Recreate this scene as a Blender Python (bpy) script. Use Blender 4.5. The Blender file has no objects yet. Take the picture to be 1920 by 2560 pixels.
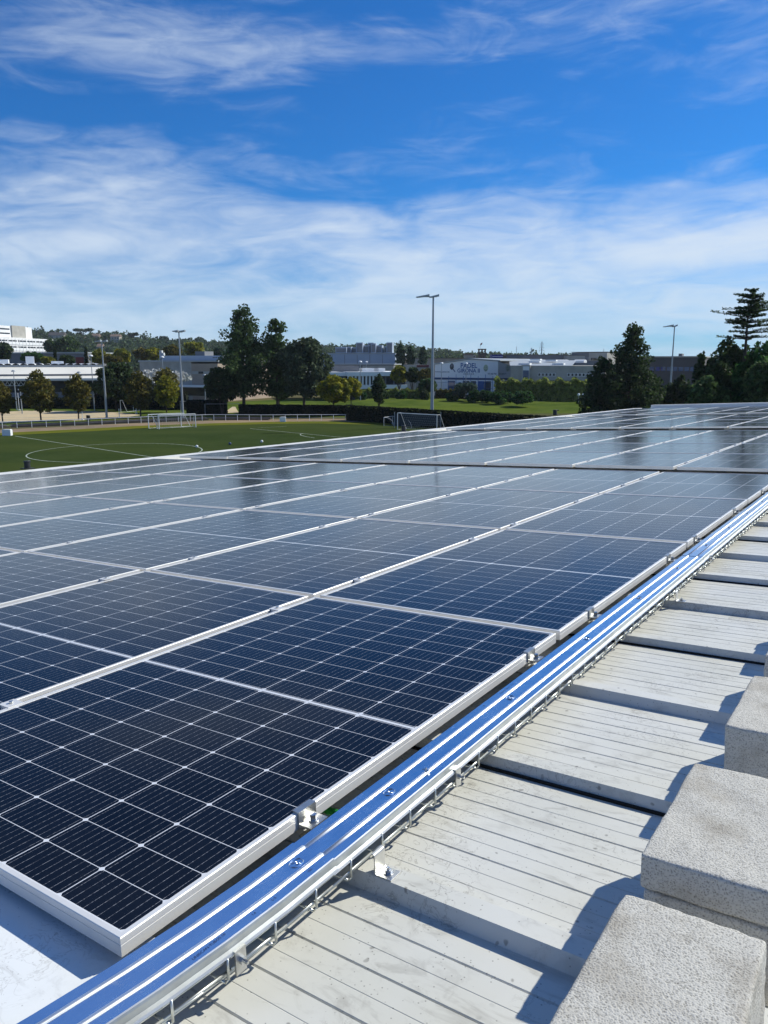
import bpy, bmesh, math, random
import numpy as np
from mathutils import Matrix, Vector
R = math.radians
SC = bpy.context.scene
COL = SC.collection
# ------------------------------------------------------------------ camera
HC = 9.7
F = 1924.0
PITCH = R(10.98)
cam = bpy.data.cameras.new('camera'); co = bpy.data.objects.new('camera', cam); COL.objects.link(co)
cam.sensor_fit = 'HORIZONTAL'; cam.sensor_width = 36; cam.lens = 36 * F / 1920
cam.clip_start = 0.02; cam.clip_end = 8000
co.location = (0, 0, HC); co.rotation_euler = (R(90) - PITCH, 0, 0)
SC.camera = co
# ------------------------------------------------------------------ light
SUN_AZ = R(61.7); SUN_EL = R(37.9)          # azimuth clockwise from +Y
sd = Vector((math.sin(SUN_AZ) * math.cos(SUN_EL), math.cos(SUN_AZ) * math.cos(SUN_EL), math.sin(SUN_EL)))
sl = bpy.data.lights.new('sun', 'SUN'); so = bpy.data.objects.new('sun', sl); COL.objects.link(so)
sl.energy = 5.0; sl.angle = R(0.53); sl.color = (1.0, 0.97, 0.855)
so.rotation_euler = sd.to_track_quat('Z', 'Y').to_euler(); so.location = (20, 20, 60)
SC.view_settings.view_transform = 'Standard'; SC.view_settings.look = 'None'
SC.view_settings.exposure = 0.12; SC.view_settings.gamma = 1.0
SC.cycles.max_bounces = 6; SC.cycles.glossy_bounces = 3; SC.cycles.diffuse_bounces = 3
SC.cycles.transparent_max_bounces = 4; SC.cycles.sample_clamp_indirect = 6

# ------------------------------------------------------------------ node helper
class NT:
    def __init__(s, tree): s.t = tree; s.n = tree.nodes; s.l = tree.links
    def new(s, ty, **k):
        o = s.n.new(ty)
        for a, b in k.items(): setattr(o, a, b)
        return o
    def put(s, sock, v):
        if v is None: return
        if isinstance(v, bpy.types.NodeSocket): s.l.new(v, sock)
        else: sock.default_value = v
    def m(s, op, a, b=None, c=None, clamp=False):
        o = s.new('ShaderNodeMath', operation=op, use_clamp=clamp)
        s.put(o.inputs[0], a); s.put(o.inputs[1], b)
        if c is not None: s.put(o.inputs[2], c)
        return o.outputs[0]
    def vm(s, op, a, b=None):
        o = s.new('ShaderNodeVectorMath', operation=op); s.put(o.inputs[0], a)
        if b is not None: s.put(o.inputs[1], b)
        return o.outputs[0]
    def sep(s, v): o = s.new('ShaderNodeSeparateXYZ'); s.put(o.inputs[0], v); return o.outputs
    def comb(s, x, y, z=0.0):
        o = s.new('ShaderNodeCombineXYZ'); s.put(o.inputs[0], x); s.put(o.inputs[1], y); s.put(o.inputs[2], z); return o.outputs[0]
    def mix(s, f, a, b, ty='MIX'):
        o = s.new('ShaderNodeMix', data_type='RGBA', blend_type=ty, clamp_factor=True)
        s.put(o.inputs[0], f); s.put(o.inputs[6], a); s.put(o.inputs[7], b); return o.outputs[2]
    def noise(s, vec, sc, det=3, rough=.5, dist=0.0, out=0):
        o = s.new('ShaderNodeTexNoise'); s.put(o.inputs['Vector'], vec); o.inputs['Scale'].default_value = sc
        o.inputs['Detail'].default_value = det; o.inputs['Roughness'].default_value = rough; o.inputs['Distortion'].default_value = dist
        return o.outputs[out]
    def vor(s, vec, sc, rnd=1.0):
        o = s.new('ShaderNodeTexVoronoi'); s.put(o.inputs['Vector'], vec); o.inputs['Scale'].default_value = sc
        o.inputs['Randomness'].default_value = rnd; return o.outputs['Distance']
    def ramp(s, f, st, interp='LINEAR'):
        o = s.new('ShaderNodeValToRGB'); s.put(o.inputs[0], f); cr = o.color_ramp; cr.interpolation = interp
        while len(cr.elements) < len(st): cr.elements.new(0.5)
        for e, (p, c) in zip(cr.elements, st):
            e.position = p; e.color = c if len(c) == 4 else (*c, 1)
        return o.outputs[0]
    def mr(s, v, a, b, c=0.0, d=1.0, smooth=True):
        o = s.new('ShaderNodeMapRange', interpolation_type='SMOOTHSTEP' if smooth else 'LINEAR')
        s.put(o.inputs[0], v); o.inputs[1].default_value = a; o.inputs[2].default_value = b
        o.inputs[3].default_value = c; o.inputs[4].default_value = d; return o.outputs[0]
    def bump(s, h, strength=.3, dist=.01):
        o = s.new('ShaderNodeBump'); s.put(o.inputs['Height'], h); o.inputs['Strength'].default_value = strength
        o.inputs['Distance'].default_value = dist; return o.outputs[0]

# ------------------------------------------------------------------ world: clear sky with cirrus
W = bpy.data.worlds.new('World'); SC.world = W; W.use_nodes = True
w = NT(W.node_tree); w.n.clear()
sky = w.new('ShaderNodeTexSky', sky_type='NISHITA'); sky.sun_disc = False
sky.sun_elevation = SUN_EL; sky.sun_rotation = SUN_AZ; sky.altitude = 100
sky.air_density = 1.0; sky.dust_density = 0.25; sky.ozone_density = 2.5
tc = w.new('ShaderNodeTexCoord').outputs['Generated']
X, Y_, Z_ = w.sep(tc)
el = w.m('ARCSINE', Z_); az = w.m('ARCTAN2', X, Y_)
DEG = 57.2958
eld = w.m('MULTIPLY', el, DEG); azd = w.m('MULTIPLY', az, DEG)
def gauss(a0, e0, ra, re):
    p = w.m('POWER', w.m('DIVIDE', w.m('SUBTRACT', azd, a0), ra), 2.0)
    q = w.m('POWER', w.m('DIVIDE', w.m('SUBTRACT', eld, e0), re), 2.0)
    return w.m('EXPONENT', w.m('MULTIPLY', w.m('ADD', p, q), -1.0))
def fl(*p): return [(a, (b, b, b)) for a, b in p]
warp = w.noise(w.comb(w.m('MULTIPLY', azd, .05), w.m('MULTIPLY', eld, .13)), 1.0, 3, .5, 0, 1)
wx, wy, wz = w.sep(warp)
sv = w.comb(w.m('ADD', w.m('MULTIPLY', azd, .062), w.m('MULTIPLY', wx, .9)),
            w.m('ADD', w.m('ADD', w.m('MULTIPLY', eld, .30), w.m('MULTIPLY', azd, -.012)), w.m('MULTIPLY', wy, .9)), 3.7)
n1 = w.noise(sv, 1.0, 9, .54, .5)
sv2 = w.comb(w.m('MULTIPLY', azd, .17), w.m('ADD', w.m('MULTIPLY', eld, .62), w.m('MULTIPLY', wx, 1.6)), 9.1)
n2 = w.noise(sv2, 1.0, 10, .58, .9)
nn = w.m('ADD', w.m('MULTIPLY', n1, .62), w.m('MULTIPLY', n2, .38))
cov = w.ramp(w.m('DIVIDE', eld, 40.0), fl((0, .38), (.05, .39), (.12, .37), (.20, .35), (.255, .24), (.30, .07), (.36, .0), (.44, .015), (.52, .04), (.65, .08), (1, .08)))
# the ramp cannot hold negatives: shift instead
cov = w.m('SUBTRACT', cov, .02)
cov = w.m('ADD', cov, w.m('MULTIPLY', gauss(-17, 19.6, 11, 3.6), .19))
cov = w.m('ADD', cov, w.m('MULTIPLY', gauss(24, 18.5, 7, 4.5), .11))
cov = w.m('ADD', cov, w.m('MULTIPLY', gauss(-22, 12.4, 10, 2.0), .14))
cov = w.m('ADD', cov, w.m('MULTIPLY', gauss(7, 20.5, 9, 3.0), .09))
cov = w.m('ADD', cov, w.m('MULTIPLY', w.mr(w.m('ABSOLUTE', azd), 45, 80), w.mr(eld, 10, 30, .05, .0)))  # extra cloud added beside and behind the camera, unseen, to neutralise blue fill
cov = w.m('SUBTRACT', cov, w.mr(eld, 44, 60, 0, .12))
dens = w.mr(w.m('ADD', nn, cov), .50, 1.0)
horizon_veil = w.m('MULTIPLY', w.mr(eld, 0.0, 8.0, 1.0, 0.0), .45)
dens = w.m('MAXIMUM', w.m('MULTIPLY', dens, .93), w.m('MAXIMUM', horizon_veil, w.m('MULTIPLY', w.mr(eld, 22, 34, 0, .10), w.mr(eld, 46, 62, 1.0, .3))))  # includes a thin veil added above the view to lighten the tray's reflection
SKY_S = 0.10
up_ = w.m('MULTIPLY', w.mr(eld, 22, 38, 1.0, 1.8), w.mr(eld, 44, 60, 1.0, .12))  # unseen sky: brightened for tray reflections, dimmed overhead to deepen shadows
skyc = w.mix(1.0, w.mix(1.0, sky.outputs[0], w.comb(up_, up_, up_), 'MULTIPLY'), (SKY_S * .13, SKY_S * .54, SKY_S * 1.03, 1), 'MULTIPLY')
cloud = w.mix(w.mr(eld, 0, 9), (.52, .67, .83, 1), (.64, .735, .85, 1))
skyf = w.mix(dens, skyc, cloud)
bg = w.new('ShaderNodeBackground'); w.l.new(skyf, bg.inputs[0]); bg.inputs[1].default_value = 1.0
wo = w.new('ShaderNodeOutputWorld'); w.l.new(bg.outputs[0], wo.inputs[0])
W.cycles.sampling_method = 'MANUAL'; W.cycles.sample_map_resolution = 512

# ------------------------------------------------------------------ geometry frames
def ray(px, py):
    x = (px - 960) / F; u = (1280 - py) / F
    return np.array([x, math.cos(PITCH) + u * math.sin(PITCH), -math.sin(PITCH) + u * math.cos(PITCH)])
_A = np.array([0.5658695, 0.82431711, -0.01711751]); _B = np.array([-0.8238253, 0.56441057, -0.05246498])
_N = np.array([-0.03358648, 0.04379017, 0.99847602]); _U = -_B
# roof frame: x = U (towards the right edge), y = A (away along the roof), z = normal; origin is the eye point
MR = Matrix(((_U[0], _A[0], _N[0], 0), (_U[1], _A[1], _N[1], 0), (_U[2], _A[2], _N[2], HC), (0, 0, 0, 1)))
def ground(px, py, z=0.0):
    r = ray(px, py); t = -(HC - z) / r[2]
    return Vector((r[0] * t, r[1] * t, z))
def atY(px, py, Y):
    r = ray(px, py); t = Y / r[1]
    return Vector((r[0] * t, Y, HC + r[2] * t))
def zat(py, Y): return atY(960, py, Y).z
def c1(x, y): return (x * .33755, 780 + .33755 * y)
def c2(x, y): return (500 + x * .33755, 720 + .33755 * y)
def c3(x, y): return (960 + x * .33755, 720 + .33755 * y)
def c4(x, y): return (1400 + x * .31344, 680 + .31344 * y)

# ------------------------------------------------------------------ materials
def mat(name, col=(.5, .5, .5), rough=.7, metal=0.0, spec=.5, var=0.0, vscale=1.0, bump=0.0, bscale=50, emit=None):
    m = bpy.data.materials.new(name); m.use_nodes = True; t = NT(m.node_tree)
    b = t.n['Principled BSDF']
    b.inputs['Base Color'].default_value = (*col, 1); b.inputs['Roughness'].default_value = rough
    b.inputs['Metallic'].default_value = metal; b.inputs['Specular IOR Level'].default_value = spec
    oc = t.new('ShaderNodeTexCoord').outputs['Object']
    if var:
        n = t.noise(oc, vscale, 4, .6)
        lo = tuple(max(0, c * (1 - var)) for c in col) + (1,); hi = tuple(min(1, c * (1 + var)) for c in col) + (1,)
        t.l.new(t.mix(t.mr(n, .3, .7), lo, hi), b.inputs['Base Color'])
    if bump:
        t.l.new(t.bump(t.noise(oc, bscale, 4, .6), bump, .02), b.inputs['Normal'])
    if emit:
        b.inputs['Emission Color'].default_value = (*emit, 1); b.inputs['Emission Strength'].default_value = 1
    return m
M = {}
M['alu'] = mat('anodised_aluminium', (.78, .76, .72), .38, .3, .5, .04, 8)
M['steel'] = mat('zinc_steel', (.50, .50, .48), .42, .95, .5, .12, 30)
M['wire'] = mat('zinc_wire', (.58, .60, .57), .42, .95, .5, .08, 20)
M['bolt'] = mat('bolt_steel', (.55, .56, .56), .25, 1.0)
M['black'] = mat('black_plastic', (.012, .014, .014), .45)
M['gap'] = mat('black_sealant', (.006, .006, .006), .9)
M['green_tube'] = mat('green_conduit', (.02, .30, .05), .4)
M['ink'] = mat('ink', (.01, .03, .11), .6)
M['white_paint'] = mat('white_paint', (.78, .79, .78), .5, var=.04, vscale=.6)
M['white_wall'] = mat('white_facade', (.80, .80, .79), .7, var=.06, vscale=.15)
M['coping'] = mat('coping_metal', (.76, .74, .68), .5, var=.08, vscale=1.5)
M['tan'] = mat('tan_timber', (.32, .24, .11), .8, var=.3, vscale=14)
M['grey_metal'] = mat('galvanised_pole', (.36, .39, .41), .5, .5, var=.08, vscale=1)
M['concrete'] = mat('concrete_wall', (.38, .36, .31), .9, var=.14, vscale=.35, bump=.2, bscale=3)
M['concrete_light'] = mat('pale_concrete_wall', (.40, .385, .34), .9, var=.1, vscale=.35)
M['brown_wall'] = mat('brown_wall', (.36, .285, .215), .9, var=.08, vscale=.3)
M['dark_wall'] = mat('dark_brown_wall', (.085, .078, .075), .9, var=.08, vscale=.3)
M['grey_wall'] = mat('grey_cladding', (.17, .175, .185), .75, var=.06, vscale=.3)
M['blue_grey'] = mat('blue_grey_cladding', (.34, .40, .48), .6, var=.05, vscale=.2)
M['roof_grey'] = mat('pale_roof_sheet', (.36, .38, .38), .5, var=.06, vscale=.3)
M['roof_white'] = mat('white_roof_sheet', (.74, .71, .63), .6, var=.05, vscale=.2)
M['glass'] = mat('dark_window_glass', (.02, .025, .03), .08, 0, .6)
M['glass_blue'] = mat('blue_window_glass', (.03, .07, .16), .1, 0, .6)
M['tile'] = mat('roof_tile', (.20, .14, .105), .9, var=.2, vscale=.6)
M['cream'] = mat('cream_render', (.38, .35, .29), .9, var=.06, vscale=.5)
M['brick'] = mat('old_brick', (.11, .075, .055), .9, var=.3, vscale=.6)
M['blue_paint'] = mat('blue_letter_paint', (.012, .085, .27), .6)
M['navy_paint'] = mat('navy_paint', (.03, .06, .15), .6)
M['yellow_ball'] = mat('pale_yellow_paint', (.42, .46, .30), .6)
M['red'] = mat('dark_red_panel', (.16, .012, .012), .6)
M['purple'] = mat('blue_container', (.03, .03, .20), .6)
M['green_sign'] = mat('green_sign', (.02, .25, .09), .5)
M['bark'] = mat('bark', (.055, .042, .032), .95, var=.3, vscale=3)
M['net'] = mat('net_cord', (.30, .33, .34), .8)
M['dark_net'] = mat('dark_blue_net', (.016, .03, .04), .8)
M['soil'] = mat('dark_kerb', (.075, .06, .05), .9, var=.3, vscale=.8)
def foliage(name, c, var=.35, hue=None):
    m = bpy.data.materials.new(name); m.use_nodes = True; t = NT(m.node_tree); b = t.n['Principled BSDF']
    g = t.new('ShaderNodeNewGeometry'); oc = t.new('ShaderNodeTexCoord').outputs['Object']
    n = t.mr(t.noise(oc, .55, 3, .6), .32, .68)
    lo = tuple(x * (1 - var) for x in c) + (1,); hi = tuple(x * (1 + var) for x in (hue or c)) + (1,)
    base = t.mix(n, lo, hi)
    rnd = t.m('ADD', t.m('MULTIPLY', g.outputs['Random Per Island'], .8), .6)
    base = t.mix(1.0, base, t.comb(rnd, rnd, rnd), 'MULTIPLY')
    t.l.new(base, b.inputs['Base Color']); b.inputs['Roughness'].default_value = .75
    b.inputs['Specular IOR Level'].default_value = .2
    tr = t.new('ShaderNodeBsdfTranslucent'); t.l.new(base, tr.inputs[0])
    mx = t.new('ShaderNodeMixShader'); mx.inputs[0].default_value = .36
    t.l.new(b.outputs[0], mx.inputs[1]); t.l.new(tr.outputs[0], mx.inputs[2])
    t.l.new(mx.outputs[0], t.n['Material Output'].inputs[0]); return m
M['f_dark'] = foliage('foliage_dark', (.040, .066, .022))
M['f_pine'] = foliage('foliage_pine', (.062, .105, .034))
M['f_grey'] = foliage('foliage_grey_green', (.070, .098, .052), .3)
M['f_olive'] = foliage('foliage_olive', (.080, .095, .020), .3, (.13, .105, .02))
M['f_yellow'] = foliage('foliage_yellow_green', (.13, .17, .02), .3, (.24, .22, .02))
M['f_bamboo'] = foliage('foliage_bamboo', (.19, .25, .04), .3, (.26, .29, .07))
M['f_bush'] = foliage('foliage_bush', (.04, .10, .024), .25)
M['f_blue'] = foliage('foliage_blue_bush', (.050, .085, .06), .25)
M['f_hill'] = foliage('foliage_hill', (.055, .088, .034), .35)
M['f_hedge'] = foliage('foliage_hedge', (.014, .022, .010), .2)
M['f_poplar'] = foliage('foliage_poplar', (.06, .10, .05), .25)

def m_grass(name, a, b_, sc=.35, stripes=0):
    m = bpy.data.materials.new(name); m.use_nodes = True; t = NT(m.node_tree); b = t.n['Principled BSDF']
    oc = t.new('ShaderNodeTexCoord').outputs['Object']
    n = t.noise(oc, sc, 5, .65); n2 = t.noise(oc, sc * 12, 3, .7)
    f = t.mr(t.m('ADD', t.m('MULTIPLY', n, .6), t.m('MULTIPLY', n2, .4)), .36, .64)
    cc = t.mix(f, (*a, 1), (*b_, 1)); big = t.noise(t.vm('MULTIPLY', oc, (.35, 1.0, 1)), sc * .35, 4, .6); cc = t.mix(t.mr(big, .38, .62, 0, .5), cc, tuple(x * y for x, y in zip(b_, (1.35, 1.2, .95))) + (1,)); t.l.new(cc, b.inputs['Base Color'])
    b.inputs['Roughness'].default_value = .9; b.inputs['Specular IOR Level'].default_value = .0
    t.l.new(t.bump(n2, .5, .05), b.inputs['Normal']); return m
M['turf'] = m_grass('artificial_turf', (.030, .049, .015), (.043, .062, .021), .16)
M['turf_edge'] = m_grass('worn_turf', (.085, .105, .016), (.12, .13, .02), .3)
M['grass'] = m_grass('meadow_grass', (.040, .070, .012), (.090, .125, .026), .25)
M['track'] = m_grass('clay_track', (.17, .13, .095), (.25, .20, .15), .4)
M['sand'] = m_grass('sand', (.38, .32, .22), (.48, .41, .29), .7)
M['earth'] = m_grass('ground_mix', (.06, .075, .03), (.11, .10, .06), .05)
M['hill_soil'] = m_grass('hill_ground', (.03, .045, .02), (.06, .07, .035), .02)
M['line'] = mat('line_paint', (.36, .41, .33), .8, var=.15, vscale=2)

# --- deck paint with dirt
def m_deck(name, base, dirt=1.0, rough=.42):
    m = bpy.data.materials.new(name); m.use_nodes = True; t = NT(m.node_tree); b = t.n['Principled BSDF']
    oc = t.new('ShaderNodeTexCoord').outputs['Object']
    big = t.noise(oc, 2.2, 4, .6)
    st = t.noise(t.vm('MULTIPLY', oc, (9, 26, 9)), 1.0, 5, .65, .8)
    blot = t.noise(oc, 14, 5, .7, .6)
    sp = t.vor(t.vm('ADD', oc, t.vm('MULTIPLY', t.noise(oc, 30, 2, .5, 0, 1), (.02, .02, .02))), 26)
    sp2 = t.vor(oc, 95)
    c = t.mix(t.mr(big, .35, .7), (*base, 1), tuple(x * y for x, y in zip(base, (.93, .92, .87))) + (1,))
    c = t.mix(t.m('MULTIPLY', t.mr(st, .53, .70), .30 * dirt), c, (.20, .185, .15, 1))
    c = t.mix(t.m('MULTIPLY', t.m('MULTIPLY', t.mr(blot, .52, .66), t.mr(big, .40, .6)), .24 * dirt), c, (.24, .22, .18, 1))
    c = t.mix(t.m('MULTIPLY', t.m('MULTIPLY', t.mr(sp, .07, .14, 1, 0), t.mr(t.noise(oc, 8, 2), .46, .54)), .60 * dirt), c, (.10, .09, .07, 1))
    c = t.mix(t.m('MULTIPLY', t.m('MULTIPLY', t.mr(sp2, .08, .16, 1, 0), t.mr(t.noise(oc, 11, 3), .44, .54)), .60 * dirt), c, (.09, .08, .06, 1))
    vein = t.m('ABSOLUTE', t.m('SUBTRACT', t.noise(oc, 17, 4, .6, 1.6), .5))
    c = t.mix(t.m('MULTIPLY', t.m('MULTIPLY', t.mr(vein, .004, .018, 1, 0), t.mr(t.noise(oc, 3.1, 2), .50, .6)), .42 * dirt), c, (.14, .12, .09, 1))
    t.l.new(c, b.inputs['Base Color']); b.inputs['Roughness'].default_value = rough
    t.l.new(t.bump(t.noise(oc, 6, 3), .12, .01), b.inputs['Normal']); return m
M['deck'] = m_deck('painted_roof_sheet', (.625, .62, .575))
M['flash'] = m_deck('white_flashing', (.78, .80, .80), .6, .3)

# --- split-face concrete block
def m_block():
    m = bpy.data.materials.new('porous_concrete'); m.use_nodes = True; t = NT(m.node_tree); b = t.n['Principled BSDF']
    oc = t.new('ShaderNodeTexCoord').outputs['Object']
    n = t.noise(oc, 235, 4, .75); v = t.vor(oc, 330); big = t.noise(oc, 9, 4, .6)
    g = t.m('ADD', t.m('MULTIPLY', n, .7), t.m('MULTIPLY', v, .45))
    c = t.mix(t.mr(g, .33, .63), (.26, .248, .22, 1), (.56, .54, .488, 1))
    c = t.mix(t.m('MULTIPLY', t.mr(big, .46, .70), .45), c, (.25, .215, .165, 1))
    c = t.mix(t.m('MULTIPLY', t.mr(t.noise(oc, 31, 5, .75), .56, .66), .30), c, (.16, .145, .12, 1))
    pits = t.vor(t.vm('ADD', oc, t.vm('MULTIPLY', t.noise(oc, 90, 2, .5, 0, 1), (.01, .01, .01))), 150)
    c = t.mix(t.m('MULTIPLY', t.mr(pits, .06, .14, 1, 0), .6), c, (.05, .045, .04, 1))
    t.l.new(c, b.inputs['Base Color']); b.inputs['Roughness'].default_value = .95; b.inputs['Specular IOR Level'].default_value = .15
    t.l.new(t.bump(t.m('SUBTRACT', g, t.m('MULTIPLY', t.mr(pits, .06, .14, 1, 0), .3)), .6, .003), b.inputs['Normal']); return m
M['block'] = m_block()

# --- galvanised cover
def m_galv():
    m = bpy.data.materials.new('galvanised_cover'); m.use_nodes = True; t = NT(m.node_tree); b = t.n['Principled BSDF']
    oc = t.new('ShaderNodeTexCoord').outputs['Object']
    n = t.noise(oc, 12, 4, .6); sc_ = t.noise(t.vm('MULTIPLY', oc, (160, 6, 10)), 1.0, 4, .7)
    sm = t.mr(t.noise(oc, 22, 5, .7, .5), .60, .72)
    c = t.mix(t.mr(n, .3, .7), (.70, .74, .80, 1), (.80, .83, .86, 1))
    c = t.mix(t.m('MULTIPLY', sm, .35), c, (.90, .92, .94, 1))
    scr = t.m('ABSOLUTE', t.m('SUBTRACT', t.noise(t.vm('MULTIPLY', oc, (60, 14, 1)), 1.0, 5, .6, 2.0), .5))
    scr = t.m('MULTIPLY', t.mr(scr, .003, .012, 1, 0), t.mr(t.noise(oc, 6, 2), .50, .60))
    c = t.mix(t.m('MULTIPLY', scr, .5), c, (.95, .96, .98, 1))
    sm = t.m('ADD', sm, t.m('MULTIPLY', scr, .8), clamp=True)
    t.l.new(c, b.inputs['Base Color']); b.inputs['Metallic'].default_value = 1.0
    r = t.m('ADD', t.m('MULTIPLY', n, .10), t.m('ADD', t.m('MULTIPLY', sm, .16), .125))
    t.l.new(r, b.inputs['Roughness'])
    t.l.new(t.bump(t.m('ADD', t.m('MULTIPLY', sc_, .3), n), .10, .004), b.inputs['Normal']); return m
M['galv'] = m_galv()
M['galv_side'] = mat('galvanised_side', (.50, .52, .51), .42, .8, var=.1, vscale=20)
M['galv_edge'] = mat('galvanised_highlight_edge', (.86, .87, .88), .44, 1.0, var=.05, vscale=20)  # paler, rougher copy of the cover zinc so beads and lips show white highlights

# --- photovoltaic sheet (object origin at the near left corner of the glass)
PW, PL = 1.042, 1.722
def m_pv():
    m = bpy.data.materials.new('solar_cells_under_glass'); m.use_nodes = True; t = NT(m.node_tree); b = t.n['Principled BSDF']
    oc = t.new('ShaderNodeTexCoord').outputs['Object']; x, y, z = t.sep(oc)
    p = (PW - .026) / 6; q = .0838; x0 = .013; y0 = (PL - 20 * q - .018) / 2
    xs = t.m('DIVIDE', t.m('SUBTRACT', x, x0), p); fx = t.m('FRACT', xs)
    dx = t.m('MULTIPLY', t.m('MINIMUM', fx, t.m('SUBTRACT', 1.0, fx)), p)
    yy = t.m('SUBTRACT', y, y0); up = t.m('GREATER_THAN', yy, 10 * q + .009)
    ys = t.m('DIVIDE', t.m('SUBTRACT', yy, t.m('MULTIPLY', up, .018)), q); fy = t.m('FRACT', ys)
    dy = t.m('MULTIPLY', t.m('MINIMUM', fy, t.m('SUBTRACT', 1.0, fy)), q)
    l1 = t.m('LESS_THAN', dx, .0011); l2 = t.m('LESS_THAN', dy, .00075)
    l3 = t.m('LESS_THAN', t.m('ADD', dx, dy), .0072)
    l4 = t.m('LESS_THAN', t.m('ABSOLUTE', t.m('SUBTRACT', yy, 10 * q + .009)), .0048)
    out = t.m('MAXIMUM', t.m('GREATER_THAN', t.m('ABSOLUTE', t.m('SUBTRACT', x, PW / 2)), PW / 2 - x0),
              t.m('GREATER_THAN', t.m('ABSOLUTE', t.m('SUBTRACT', y, PL / 2)), PL / 2 - y0))
    white = t.m('MAXIMUM', t.m('MAXIMUM', l1, l2), t.m('MAXIMUM', t.m('MAXIMUM', l3, l4), out))
    bf = t.m('FRACT', t.m('MULTIPLY', fx, 9.0)); db = t.m('MULTIPLY', t.m('ABSOLUTE', t.m('SUBTRACT', bf, .5)), p / 9)
    dash = t.mr(t.noise(t.vm('MULTIPLY', oc, (40, 160, 1)), 1.0, 2, .5), .40, .60, .25, 1)
    bus = t.m('MULTIPLY', t.m('LESS_THAN', db, .00042), dash)
    # per-cell tint and fine dust
    cid = t.comb(t.m('FLOOR', xs), t.m('FLOOR', ys)); wn = t.new('ShaderNodeTexWhiteNoise', noise_dimensions='2D'); t.l.new(cid, wn.inputs[0])
    cell = t.mix(wn.outputs[0], (.0022, .0026, .0042, 1), (.0036, .0044, .0075, 1))
    oi = t.new('ShaderNodeObjectInfo').outputs['Random']
    ocr = t.vm('ADD', oc, t.comb(t.m('MULTIPLY', oi, 37.0), t.m('MULTIPLY', oi, 19.0)))
    dust = t.m('ADD', t.m('MULTIPLY', t.mr(t.noise(ocr, 1.6, 4, .65), .35, .75), t.m('ADD', .005, t.m('MULTIPLY', oi, .014))), t.m('MULTIPLY', t.mr(t.noise(ocr, 55, 5, .75), .52, .78), .020))
    spots = t.m('MULTIPLY', t.m('MULTIPLY', t.mr(t.vor(ocr, 140), .03, .07, 1, 0), t.mr(t.noise(ocr, 23, 2), .50, .60)), .25)
    c = t.mix(bus, cell, (.30, .31, .34, 1)); c = t.mix(white, c, (.62, .64, .68, 1))
    c = t.mix(t.m('ADD', dust, spots, clamp=True), c, (.45, .46, .47, 1))
    t.l.new(c, b.inputs['Base Color'])
    b.inputs['IOR'].default_value = 1.30; b.inputs['Specular IOR Level'].default_value = .45
    t.l.new(t.m('ADD', t.m('ADD', .08, t.m('MULTIPLY', oi, .035)), t.m('MULTIPLY', t.noise(ocr, 2.2, 3), .06)), b.inputs['Roughness'])
    t.l.new(t.bump(t.noise(ocr, 3.5, 2), .015, .02), b.inputs['Normal'])
    return m
M['pv'] = m_pv()

# ------------------------------------------------------------------ mesh builder
class MB:
    def __init__(s): s.v = []; s.f = []
    def add(s, vs, fs):
        o = len(s.v); s.v += [tuple(a) for a in vs]; s.f += [tuple(i + o for i in f) for f in fs]; return s
    def box(s, x0, x1, y0, y1, z0, z1):
        return s.add([(x0, y0, z0), (x1, y0, z0), (x1, y1, z0), (x0, y1, z0), (x0, y0, z1), (x1, y0, z1), (x1, y1, z1), (x0, y1, z1)],
                     [(0, 3, 2, 1), (4, 5, 6, 7), (0, 1, 5, 4), (1, 2, 6, 5), (2, 3, 7, 6), (3, 0, 4, 7)])
    def prism(s, pts, z0, z1):          # pts counter-clockwise footprint; z1 may be a list
        n = len(pts); zt = z1 if isinstance(z1, (list, tuple)) else [z1] * n
        zb = z0 if isinstance(z0, (list, tuple)) else [z0] * n
        vs = [(p[0], p[1], b) for p, b in zip(pts, zb)] + [(p[0], p[1], t) for p, t in zip(pts, zt)]
        return s.add(vs, [tuple(range(n - 1, -1, -1)), tuple(range(n, 2 * n))] + [(i, (i + 1) % n, (i + 1) % n + n, i + n) for i in range(n)])
    def cyl(s, p0, p1, r0, r1=None, n=8, caps=True):
        r1 = r0 if r1 is None else r1; p0 = Vector(p0); p1 = Vector(p1); d = (p1 - p0)
        if d.length < 1e-9: return s
        d.normalize(); a = d.orthogonal().normalized(); b = d.cross(a)
        vs = []
        for p, r in ((p0, r0), (p1, r1)):
            for i in range(n):
                t = 2 * math.pi * i / n; vs.append(p + a * (r * math.cos(t)) + b * (r * math.sin(t)))
        fs = [(i, (i + 1) % n, (i + 1) % n + n, i + n) for i in range(n)]
        if caps: fs += [tuple(range(n - 1, -1, -1)), tuple(range(n, 2 * n))]
        return s.add(vs, fs)
    def tube(s, pts, r, n=6):
        for a, b in zip(pts[:-1], pts[1:]): s.cyl(a, b, r, r, n)
        return s
    def extr(s, prof, axis_pts, frame):  # prof: list of (a,b); axis_pts positions; frame(p,a,b)->vec, open profile
        n = len(prof); vs = []
        for p in axis_pts: vs += [frame(p, a, b) for a, b in prof]
        fs = []
        for k in range(len(axis_pts) - 1):
            for i in range(n - 1): fs.append((k * n + i, k * n + i + 1, (k + 1) * n + i + 1, (k + 1) * n + i))
        return s.add(vs, fs)
    def build(s, name, m, parent=None, org=(0, 0, 0), smooth=False, mtx=None):
        me = bpy.data.meshes.new(name)
        me.from_pydata([(a[0] - org[0], a[1] - org[1], a[2] - org[2]) for a in s.v], [], s.f); me.update()
        ms = m if isinstance(m, (list, tuple)) else [m]
        for q in ms: me.materials.append(q)
        if smooth:
            for p in me.polygons: p.use_smooth = True
        o = bpy.data.objects.new(name, me); COL.objects.link(o)
        if parent is not None: o.parent = parent
        elif mtx is not None: o.matrix_basis = mtx
        else: o.location = org
        return o
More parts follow.
